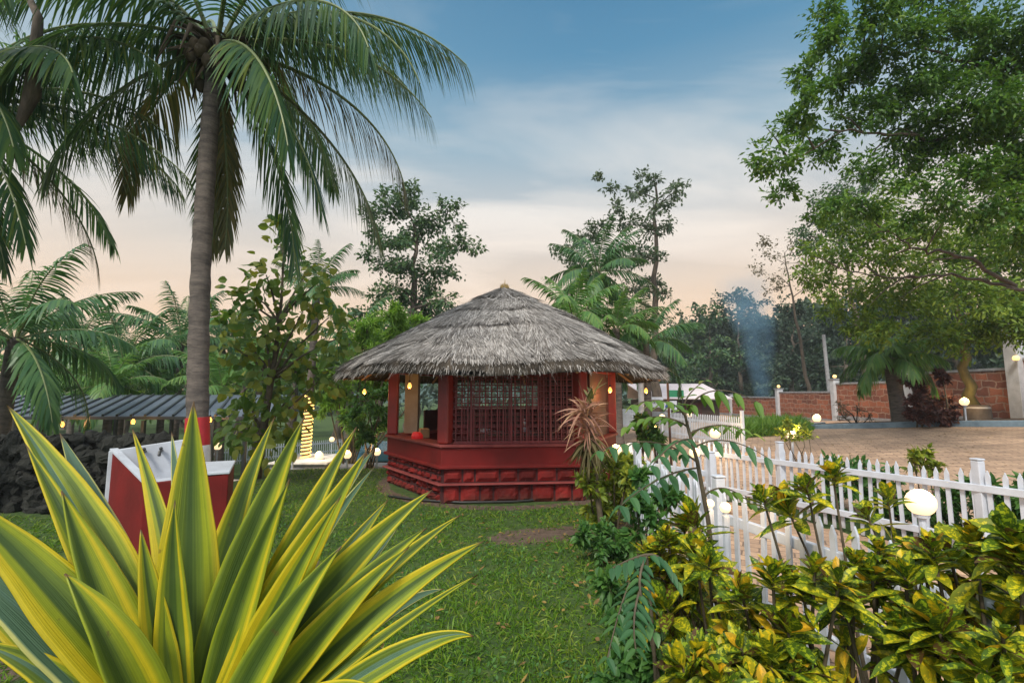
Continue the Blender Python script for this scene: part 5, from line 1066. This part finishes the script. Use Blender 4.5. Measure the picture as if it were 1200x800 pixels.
for k, (u, d) in enumerate(((1000, 6.2), (1040, 5.7), (1110, 5.1), (1160, 4.7), (1220, 4.4), (960, 6.8))):
    p = gbase(u, d); lab = ['low green plants behind the pickets left of the large globe', 'low green plants behind the large glowing globe', 'low green plants behind the near fence post', 'low green plants behind the pickets at the right edge', 'low green plants beyond the right edge of the fence', 'low green plants behind the pickets and croton heads'][k]
    q = np.array(p) + [.12, .2, 0]; bush(lab, q, [(q[0] + rng.normal(0, .16), q[1] + rng.normal(0, .08), q[2] + z, .17) for z in (.25, .4, .55, .7, .35)], 'leaf_green', (.12, .045), 150, 'fence_plant', cat='plant', tr=.012, group='green plants behind the near fence')
# dracaena with pink leaves
t = thing('dracaena', gbase(704, 5.5), 'pink leaved dracaena with dry drooping leaves at the front of the pavilion', 'plant'); st = [np.array(gbase(704, 5.5)), at(698, 560, 5.5), at(692, 500, 5.45), at(688, 478, 5.45)]
mb = MB(); tube(mb, st, [.035, .03, .026, .02], 8); obj('stem', mb, M['stem'], t, smooth=True)
for nm, m, pos, n, LL, dn, ww in (('leaf_tuft', 'leaf_pink', (686, 486), 120, .34, .9, .020), ('leaf_tuft', 'leaf_pink', (688, 505), 90, .30, .9, .018), ('dry_leaf_skirt', 'leaf_dry', (690, 520), 150, .26, 1.2, .024), ('leaf_tuft', 'palm_old', (691, 466), 12, .26, .3, .03)):
    mb = MB(); o = at(*pos, 5.45) + rng.normal(0, .03, (n, 3)) * [1, 1, 1.6]; strips(mb, o, rdir(n, .55 if 'skirt' not in nm else -.6) + ([0, 0, 1.2] if pos[1] < 470 else [0, 0, 0]), rdir(n, 1), LL * rng.uniform(.6, 1.15, n), ww, dn * rng.uniform(.5, 1.3, n) * .5, 5, prof_long, .1, g=(0, 0, -1)); obj(nm, mb, M[m], t)
# ------------------------------------------------------------------ crotons
def rosette(mb, c, axis, n, L, W):
    axis = nrm(axis); k = np.arange(n); a = k * 2.4 + rng.uniform(0, 6); el = np.interp(k, [0, n - 1], [.20, 1.32]) + rng.normal(0, .20, n)
    s = nrm(np.cross(axis, [0.3, .9, .1])); q = np.cross(axis, s); d = np.cos(el)[:, None] * (np.cos(a)[:, None] * s + np.sin(a)[:, None] * q) + np.sin(el)[:, None] * axis
    o = np.array(c) - axis * np.interp(k, [0, n - 1], [.07, 0.0])[:, None] * (L / .13)
    strips(mb, o, d, axis + rng.normal(0, .2, (n, 3)), L * np.interp(k, [0, n - 1], [1.1, .6]) * rng.uniform(.8, 1.15, n), W * rng.uniform(.8, 1.15, n), rng.uniform(.05, .40, n), 5, lambda x: np.clip(np.sin(math.pi * np.clip(x, 0, 1) ** 1.1) ** .75, .04, 1), .16, g=(0, 0, -1))
def croton(label, bu, heads, d, L=.125, W=.037, n=27, jit=.10, name='croton', extra=1.0):
    bx, by, bz = gbase(bu, d); t = thing(name, (bx, by, bz), label, 'shrub', 'yellow crotons along the fence'); wood = MB(); low = MB()
    more = [(u + random.uniform(-30, 30), v + random.uniform(-8, 34)) for u, v in heads for _ in range(2 if extra == 1 else 0) if random.random() < .34]
    for u, v in heads + more:
        dd = d * (1 + random.uniform(-jit, jit)); p = at(u, v, dd); b0 = np.array([bx, by, bz]) + rng.normal(0, .05, 3) * [1, 1, 0]; m = b0 * .45 + p * .55 + rng.normal(0, .05, 3); m[2] -= .03
        tube(wood, [b0, (b0 + m) / 2 + rng.normal(0, .02, 3), m, p], [.012, .010, .008, .005], 6)
        mb = MB(); sz = random.uniform(.72, 1.28); rosette(mb, p, (p - m) + [random.gauss(0, .05), random.gauss(0, .05), .1], int(n * random.uniform(.65, 1.15)), L * sz, W * sz * random.uniform(.85, 1.2))
        # leaves lower on the stem
        k = int(7 * extra); f = rng.uniform(.35, 1, k)[:, None]; o = m + (p - m) * f + rng.normal(0, .015, (k, 3)); strips(low, o, rdir(k, .35), rdir(k, 1.5), L * rng.uniform(.7, 1.1, k), W * rng.uniform(.8, 1.1, k), rng.uniform(.1, .45, k), 4, prof_leaf, .15, g=(0, 0, -1))
        obj('leaf_cluster', mb, M['croton'], t)
    obj('stem', wood, M['stem'], t, smooth=True)
    if low.n: obj('stem_leaves', low, M['croton'], t)
    return t
croton('bright yellow orange croton left of the thick fence post', 850, [(800, 612), (782, 628), (818, 640), (776, 662), (830, 655), (800, 690), (770, 640), (812, 605), (845, 690), (775, 700)], 2.3, .165, .05, n=24)
croton('croton with one upright yellow head on a bare stem', 958, [(893, 580)], 2.45, .20, .062, 24, 0, extra=0)
croton('croton with two yellow heads in front of the near fence', 1000, [(945, 568), (975, 552), (920, 590)], 2.75, .19, .060, 24, .03, extra=.2)
croton('croton head poking up left of the large globe lamp', 1060, [(1040, 580), (1015, 600)], 2.9, .17, .055, 22, .03, extra=.3)
croton('broad olive croton in the middle of the right bed', 900, [(868, 690), (905, 668), (940, 690), (885, 720), (925, 730), (860, 740), (955, 665), (900, 760), (980, 690), (850, 770), (935, 775)], 1.95)
croton('croton under the large globe lamp', 1010, [(1000, 655), (1035, 668), (1065, 640), (1030, 640), (1085, 665), (985, 690), (1060, 670)], 1.95)
croton('tall dark gold croton at the right edge of the bed', 1150, [(1110, 640), (1140, 625), (1170, 650), (1120, 690), (1155, 700), (1190, 680), (1100, 720), (1180, 620), (1200, 640), (1135, 660), (1205, 720), (1085, 740)], 1.75, .15, .048)
croton('low croton at the bottom right corner', 1180, [(1150, 770), (1195, 770), (1175, 745), (1210, 800), (1185, 790)], 1.5)
croton('low green croton at the bottom of the right bed', 880, [(835, 790), (880, 795), (820, 765), (920, 800), (860, 810)], 1.7)
croton('sparse croton at the lawn edge left of the bed', 800, [(765, 690), (790, 730), (780, 660)], 2.3, .12, .04, 18)
# low green ground plants at the lawn edge
for lab, u, d, hs in (('leafy green ground plants at the lawn edge below the pavilion corner', 705, 5.0, [(685, 625, 14), (705, 620, 14), (720, 635, 16), (700, 645, 14), (735, 650, 16)]), ('leafy green ground plants beside the crotons at the lawn edge', 735, 3.2, [(715, 690, 20), (740, 700, 22), (725, 735, 24), (755, 725, 22), (745, 760, 24)]), ('dark green ground plants at the bottom of the lawn edge', 770, 2.5, [(740, 780, 26), (775, 770, 26), (800, 785, 26), (765, 800, 26), (720, 800, 24)])):
    bush(lab, gbase(u, d), cl(hs, d, .04), 'leaf_green', (.075, .036), 200, 'ground_plant', cat='plant', tr=.006, group='green plants at the lawn edge')
# saplings with pinnate leaves
def pinnate(t, pts, n, Ll, W, m, hang=.5, nm='leaf'):
    P = np.array(pts); s = np.linspace(0, 1, 12)[:, None]; mid = P[1] if len(P) > 2 else (P[0] + P[-1]) / 2 + [0, 0, .06]; Q = P[0] * (1 - s) ** 2 + 2 * (2 * mid - (P[0] + P[-1]) / 2) * s * (1 - s) + P[-1] * s ** 2
    mb = MB(); tube(mb, Q, np.linspace(.006, .002, 12), 5, mi=1); T = nrm(np.gradient(Q, axis=0)); f = np.linspace(.14, 1, n); o = np.stack([np.interp(f, s[:, 0], Q[:, k]) for k in range(3)], -1); tg = np.stack([np.interp(f, s[:, 0], T[:, k]) for k in range(3)], -1)
    for sd in (-1, 1):
        d = nrm(np.cross(tg, [0, 0, 1.])) * sd + tg * .45; d[:, 2] -= hang; strips(mb, o, d + rng.normal(0, .10, (n, 3)), nrm(np.cross(np.cross(tg, d), tg)) * 0 + [0, -.2, 1.], Ll * rng.uniform(.8, 1.1, n) * np.interp(f, [.14, .5, 1], [.8, 1, .75]), W, rng.uniform(.1, .35, n), 5, lambda x: np.clip(np.sin(math.pi * np.clip(x, 0, 1) ** .7) ** .8, .03, 1), .14, g=(0, 0, -1))
    obj(nm, mb, [M[m], M['stem']], t)
d = 2.7; sb = gbase(838, d); t = thing('tree_sapling', sb, 'slender sapling with feather shaped dark green leaves in front of the fence', 'sapling')
st = [np.array(sb), at(830, 610, d), at(817, 540, d), at(806, 500, d), at(801, 478, d)]; mb = MB(); tube(mb, st, [.014, .013, .011, .009, .006], 8); obj('stem', mb, M['stem'], t, smooth=True)
A = lambda u, v, k=1.: at(u, v, d * k)
for pts, n, Ll, m, hg in (([A(818, 542), A(765, 518, 1.0), A(702, 528, .95)], 9, .105, 'leaf_pinnate', .7), ([A(819, 548), A(775, 560, .92), A(728, 592, .84)], 8, .11, 'leaf_pinnate', .6), ([A(812, 525), A(850, 516, .98), A(898, 535, .95)], 5, .13, 'leaf_pinnate', .9), ([A(806, 500), A(770, 488, 1.05), A(735, 500, 1.1)], 7, .09, 'leaf_topsap', .5), ([A(802, 485), A(835, 458, 1.), A(886, 470, .98)], 5, .12, 'leaf_topsap', 1.0), ([A(801, 480), A(808, 462, 1.), A(826, 446, 1.05)], 4, .07, 'leaf_topsap', .2),
                          ([A(808, 508), A(845, 498, 1.06), A(882, 508, 1.12)], 6, .10, 'leaf_topsap', .5), ([A(803, 488), A(780, 470, .95), A(742, 474, .9)], 6, .09, 'leaf_topsap', .5), ([A(826, 580), A(850, 572, 1.), A(880, 590, 1.)], 4, .08, 'leaf_topsap', .5), ([A(810, 515), A(790, 520, .9), A(765, 545, .85)], 6, .10, 'leaf_pinnate', .6)):
    pinnate(t, pts, n, Ll, .042, m, hg)
d = 2.15; sb = gbase(762, d); t = thing('tree_sapling', sb, 'low sapling with drooping bluish feather leaves at the lawn edge', 'sapling')
st = [np.array(sb), at(765, 740, d), at(758, 650, d)]; mb = MB(); tube(mb, st, [.010, .008, .005], 7); obj('stem', mb, M['stem'], t, smooth=True)
for pts, n in (([A(758, 652, .8), A(735, 690, .78), A(712, 770, .74)], 10), ([A(758, 652, .8), A(750, 690, .76), A(768, 740, .74)], 9), ([A(758, 650, .8), A(740, 655, .8), A(718, 665, .8)], 6), ([A(760, 670, .8), A(745, 710, .74), A(745, 760, .7)], 9), ([A(758, 650, .8), A(775, 655, .8), A(792, 680, .8)], 6)):
    pinnate(t, pts, n, .062, .024, 'leaf_pinnate', .35)
#SECTION5
# ------------------------------------------------------------------ the big variegated plant in front
DG, MG, LG, YL, PY, BGn = (.06, .11, .018), (.135, .20, .022), (.29, .34, .016), (.62, .50, .015), (.60, .58, .20), (.10, .19, .12)
SM = [stripe_mat('striped_leaf_a', [(0, YL), (.08, LG), (.26, MG), (.42, DG), (.60, MG), (.72, LG), (.93, YL)], 1, soft=.04),
      stripe_mat('striped_leaf_b', [(0, YL), (.09, MG), (.30, BGn), (.52, LG), (.60, MG), (.80, LG), (.92, YL)], 4),
      stripe_mat('striped_leaf_c', [(0, YL), (.26, LG), (.42, DG), (.60, MG), (.76, LG), (.95, YL)], 3, soft=.035),
      stripe_mat('striped_leaf_d', [(0, YL), (.10, LG), (.22, MG), (.38, DG), (.64, MG), (.82, YL), (.92, LG)], 5, soft=.03),
      stripe_mat('striped_leaf_e', [(0, PY), (.06, BGn), (.48, (.10, .19, .14)), (.60, BGn), (.93, PY)], 7),
      stripe_mat('striped_leaf_f', [(0, LG), (.06, MG), (.20, DG), (.44, MG), (.56, LG), (.74, YL), (.86, LG)], 9, soft=.04)]
pc = at(228, 905, 1.18); pc[2] = max(pc[2], .3)
t = thing('variegated_agave', (pc[0], pc[1], 0), 'big spiky agave with green and yellow striped leaves at the lower left front', 'plant')
mb = MB(); lathe(mb, (pc[0], pc[1], 0), [(.12, -.05), (.10, .2), (.085, pc[2] - .02), (.05, pc[2] + .08), (.001, pc[2] + .12)], 16); obj('stump', mb, M['bark'], t, smooth=True)
def blade(tip, mid, base, w, m, fold=.16, roll=0.):
    """tip / mid / base: (u, v, depth) in photo pixels; w: widest width in photo pixels"""
    a, b, c = [at(*q) for q in (base, mid, tip)]; n = 22; s = np.linspace(0, 1, n)[:, None]
    k = 2 * b - (a + c) / 2; P = a * (1 - s) ** 2 + 2 * k * s * (1 - s) + c * s ** 2
    T = nrm(np.gradient(P, axis=0)); view = nrm(np.array([0, 0, EYE]) - P); sd = nrm(np.cross(T, view)); nn = np.cross(sd, T)
    sd, nn = sd * math.cos(roll) + nn * math.sin(roll), nn * math.cos(roll) - sd * math.sin(roll)
    W = .80 * w / F * mid[2]; x = s[:, 0]; p = np.where(x < .42, .55 + .45 * np.sin(np.clip(x / .42, 0, 1) * math.pi / 2), np.clip(1 - np.clip((x - .42) / .58, 0, 1) ** 1.35, 0, 1)); p = np.clip(p, .006, 1) * (1 + .012 * np.sin(x * 31 + w))
    q = np.linspace(-1, 1, 9); prof = (np.abs(q) ** 1.4)
    wav = .012 * np.sin(x * 17 + w)[:, None] * q[None] ** 2
    V = P[:, None] + sd[:, None] * (q[None, :, None] * (W * p / 2)[:, None, None]) + nn[:, None] * ((prof[None] * fold * (W * p)[:, None]) + wav * W)[..., None]
    uv = np.stack(np.broadcast_arrays((q[None] + 1) / 2, s), -1).reshape(-1, 2); i = np.arange(n - 1)[:, None] * 9; j = np.arange(8)[None]
    mb = MB(); mb.add(V.reshape(-1, 3), np.stack([i + j, i + j + 1, i + j + 10, i + j + 9], -1).reshape(-1, 4), uv)
    obj('leaf', mb, SM[m], t, smooth=True, solid=.003)
BL_ = [  # tip, mid, base, width px, material, fold, roll
    ((155, 502, 1.42), (198, 660, 1.32), (225, 860, 1.22), 36, 2, .20, .2), ((201, 505, 1.48), (215, 660, 1.36), (225, 860, 1.24), 30, 4, .16, .3), ((70, 507, 1.42), (135, 660, 1.34), (215, 870, 1.22), 52, 4, .18, -.2),
    ((322, 488, 1.40), (262, 660, 1.32), (230, 870, 1.22), 46, 3, .2, .3), ((300, 585, 1.5), (285, 690, 1.4), (250, 870, 1.25), 30, 4, .14, 0), ((440, 524, 1.42), (345, 665, 1.34), (240, 870, 1.22), 38, 4, .16, .2), ((285, 560, 1.45), (262, 690, 1.36), (235, 870, 1.22), 34, 1, .16, .3),
    ((8, 474, 1.30), (112, 635, 1.25), (212, 870, 1.18), 62, 1, .20, -.3), ((227, 470, 1.22), (222, 660, 1.20), (222, 900, 1.14), 78, 0, .19, .1), ((357, 488, 1.24), (285, 670, 1.20), (230, 880, 1.15), 60, 5, .20, .25), ((418, 500, 1.30), (335, 660, 1.24), (238, 890, 1.16), 42, 3, .18, .2), ((440, 545, 1.3), (345, 680, 1.25), (240, 880, 1.16), 26, 4, .18, .1),
    ((507, 573, 1.26), (385, 690, 1.22), (245, 880, 1.15), 50, 3, .20, .2), ((430, 528, 1.2), (335, 690, 1.17), (236, 900, 1.12), 60, 0, .20, .2), ((540, 603, 1.30), (420, 700, 1.24), (255, 880, 1.16), 28, 3, .16, .1), ((500, 618, 1.22), (395, 715, 1.19), (250, 890, 1.14), 40, 5, .18, .3), ((468, 612, 1.40), (410, 680, 1.32), (260, 850, 1.2), 24, 4, .12, 0), ((455, 585, 1.36), (375, 690, 1.28), (250, 870, 1.18), 34, 1, .16, .1),
    ((568, 633, 1.18), (425, 730, 1.16), (255, 900, 1.12), 44, 2, .19, .2), ((560, 673, 1.16), (430, 760, 1.14), (262, 900, 1.12), 18, 3, .18, .4), ((555, 745, 1.06), (455, 775, 1.08), (275, 900, 1.10), 36, 1, .18, .2), ((480, 640, 1.14), (375, 745, 1.13), (250, 910, 1.11), 44, 0, .2, .3), ((400, 640, 1.08), (318, 760, 1.08), (235, 930, 1.09), 54, 5, .22, .35),
    ((72, 575, 1.12), (128, 715, 1.12), (205, 900, 1.12), 60, 5, .24, -.35), ((-60, 575, 1.02), (65, 700, 1.08), (205, 880, 1.13), 74, 2, .18, -.25), ((-80, 640, 1.0), (45, 735, 1.06), (200, 900, 1.12), 56, 4, .16, -.2), ((72, 652, 1.30), (130, 740, 1.24), (205, 880, 1.17), 26, 4, .14, -.2), ((92, 600, 1.24), (150, 720, 1.2), (212, 890, 1.14), 34, 2, .2, -.2),
    ((76, 672, .98), (140, 775, 1.0), (205, 930, 1.08), 66, 5, .30, -.45), ((-40, 690, 1.12), (50, 775, 1.12), (190, 900, 1.13), 36, 2, .16, -.2), ((-30, 755, 1.0), (70, 800, 1.05), (190, 920, 1.1), 42, 1, .16, -.2), ((205, 585, 1.12), (203, 730, 1.12), (216, 900, 1.11), 44, 3, .22, .1), ((340, 560, 1.14), (285, 710, 1.14), (232, 900, 1.12), 46, 5, .22, .3), ((400, 580, 1.12), (320, 720, 1.13), (238, 900, 1.12), 44, 2, .2, .3), ((30, 520, 1.2), (112, 680, 1.18), (208, 890, 1.15), 44, 3, .2, -.3), ((165, 620, 1.1), (182, 740, 1.1), (212, 900, 1.11), 40, 2, .24, -.2),
    ((440, 805, .9), (350, 832, .98), (250, 930, 1.08), 44, 0, .18, .2), ((520, 690, 1.3), (430, 735, 1.24), (265, 880, 1.15), 22, 4, .14, .1)]
for q in BL_: blade(*q)
# ------------------------------------------------------------------ grass, smoke
N = 240000; yv = 2.0 + 10.5 * rng.random(N) ** 1.35; xv = rng.uniform(-1, 1, N) * (yv * 1.15 + .6)
ok = (xv < xB(yv) + .1) & (np.hypot(xv - PC[0], yv - PC[1]) > PR - .05) & ~((xv < -3.0) & (xv > -4.7) & (yv > 4.9) & (yv < 6.3)) & ~((xv < -4.7) & (yv > 6.6))
xv, yv = xv[ok], yv[ok]
# worn earth: a trodden strip before the pavilion and a patch by the agave
clump = np.sin(xv * 5.1 + 2 * np.sin(yv * 3.3)) * np.sin(yv * 4.7 + 1.5 * np.sin(xv * 4.1)) * .5 + .5
keep = (rng.random(len(xv)) > worn(xv, yv) * 1.1) & (rng.random(len(xv)) < .55 + .45 * clump); xv, yv, clump = xv[keep], yv[keep], clump[keep]; N = len(xv)
mb = MB(); near_ = np.clip(1.3 - yv * .06, .7, 1.2)
strips(mb, np.stack([xv, yv, terrain(xv, yv) - .005], -1), rdir(N, .9), rdir(N), (.035 + .065 * rng.random(N) ** 1.6 + .05 * clump) * near_, rng.uniform(.005, .011, N) * (1 + yv * .06), rng.uniform(.1, .7, N), 2, prof_long, cols=2, g=(0, 0, -1))
tag(obj('grass', mb, M['grass']), kind='stuff')
# creeping broad weeds in the lawn
N = 14000; yv = 2.2 + 5 * rng.random(N); xv = rng.uniform(-1, 1, N) * (yv * 1.1); ok = (xv < xB(yv) - .05) & (np.sin(xv * 2.3 + 1) * np.sin(yv * 2.9 + xv) > .05) & (worn(xv, yv) < .3) & ~((xv < -3.0) & (yv > 4.6)); xv, yv = xv[ok], yv[ok]; N = len(xv)
mb = MB(); strips(mb, np.stack([xv, yv, terrain(xv, yv) + rng.uniform(.02, .06, N)], -1), rdir(N, .3), rdir(N, 2), rng.uniform(.02, .045, N), rng.uniform(.014, .028, N), .1, 2, prof_leaf, .1, g=(0, 0, -1)); tag(obj('weeds', mb, M['leaf_green']), kind='stuff')
# fallen leaves
N = 900; yv = rng.uniform(1.6, 8.5, N); xv = np.where(rng.random(N) < .6, xB(yv) - .1 - rng.exponential(.5, N), rng.uniform(-3, 1.5, N)); ok = np.hypot(xv - PC[0], yv - PC[1]) > PR + .1; xv, yv = xv[ok], yv[ok]; N = len(xv)
mb = MB(); strips(mb, np.stack([xv, yv, terrain(xv, yv) + rng.uniform(.02, .05, N)], -1), rdir(N) * [1, 1, .2], [0, 0, 1.] + rng.normal(0, .3, (N, 3)), rng.uniform(.03, .08, N), rng.uniform(.015, .035, N), rng.uniform(-.2, .3, N), 3, prof_leaf, .15)
N2 = 420; yv = rng.uniform(3, 17, N2); xv = yv * rng.uniform(.42, .98, N2) + rng.normal(0, .3, N2); ok = is_paved(xv, yv); xv, yv = xv[ok], yv[ok]; N2 = len(xv)
strips(mb, np.stack([xv, yv, terrain(xv, yv) + .022], -1), rdir(N2) * [1, 1, .05], [0, 0, 1.] + rng.normal(0, .2, (N2, 3)), rng.uniform(.04, .09, N2), rng.uniform(.02, .04, N2), -.1, 3, prof_leaf, .15)
M['leaf_litter'] = leafmat('fallen_leaf', [(.1, (.10, .06, .025)), (.5, (.20, .12, .04)), (1, (.34, .24, .05))], .7, .15, 2); tag(obj('fallen_leaves', mb, M['leaf_litter']), kind='stuff')
for k, (u, v) in enumerate(((695, 790), (712, 796), (610, 690), (560, 720))):
    pass
sm = MB(); K = 22; s = np.linspace(0, 1, K); b0, b1, b2 = at(894, 474, 33.3), at(886, 400, 33.8), at(866, 318, 34.5)
z0, z1 = b0[2], b2[2]; kx_ = np.polyfit([0, .5, 1], [b0[0], b1[0], b2[0]], 2); ky_ = np.polyfit([0, .5, 1], [b0[1], b1[1], b2[1]], 2)
P = np.stack([np.polyval(kx_, s), np.polyval(ky_, s), z0 + (z1 - z0) * s], -1); tube(sm, P, .8 + 3.0 * s, 18)
M['smoke'] = smoke_mat(dict(z0=z0, z1=z1, ax=[float(q) for q in kx_], ay=[float(q) for q in ky_], r0=.5, r1=2.5, k=.55))
so = tag(obj('smoke', sm, M['smoke'], smooth=True), kind='stuff')
import bmesh
bm_ = bmesh.new(); bm_.from_mesh(so.data); bmesh.ops.remove_doubles(bm_, verts=bm_.verts, dist=.002); bmesh.ops.recalc_face_normals(bm_, faces=bm_.faces); bm_.to_mesh(so.data); bm_.free()
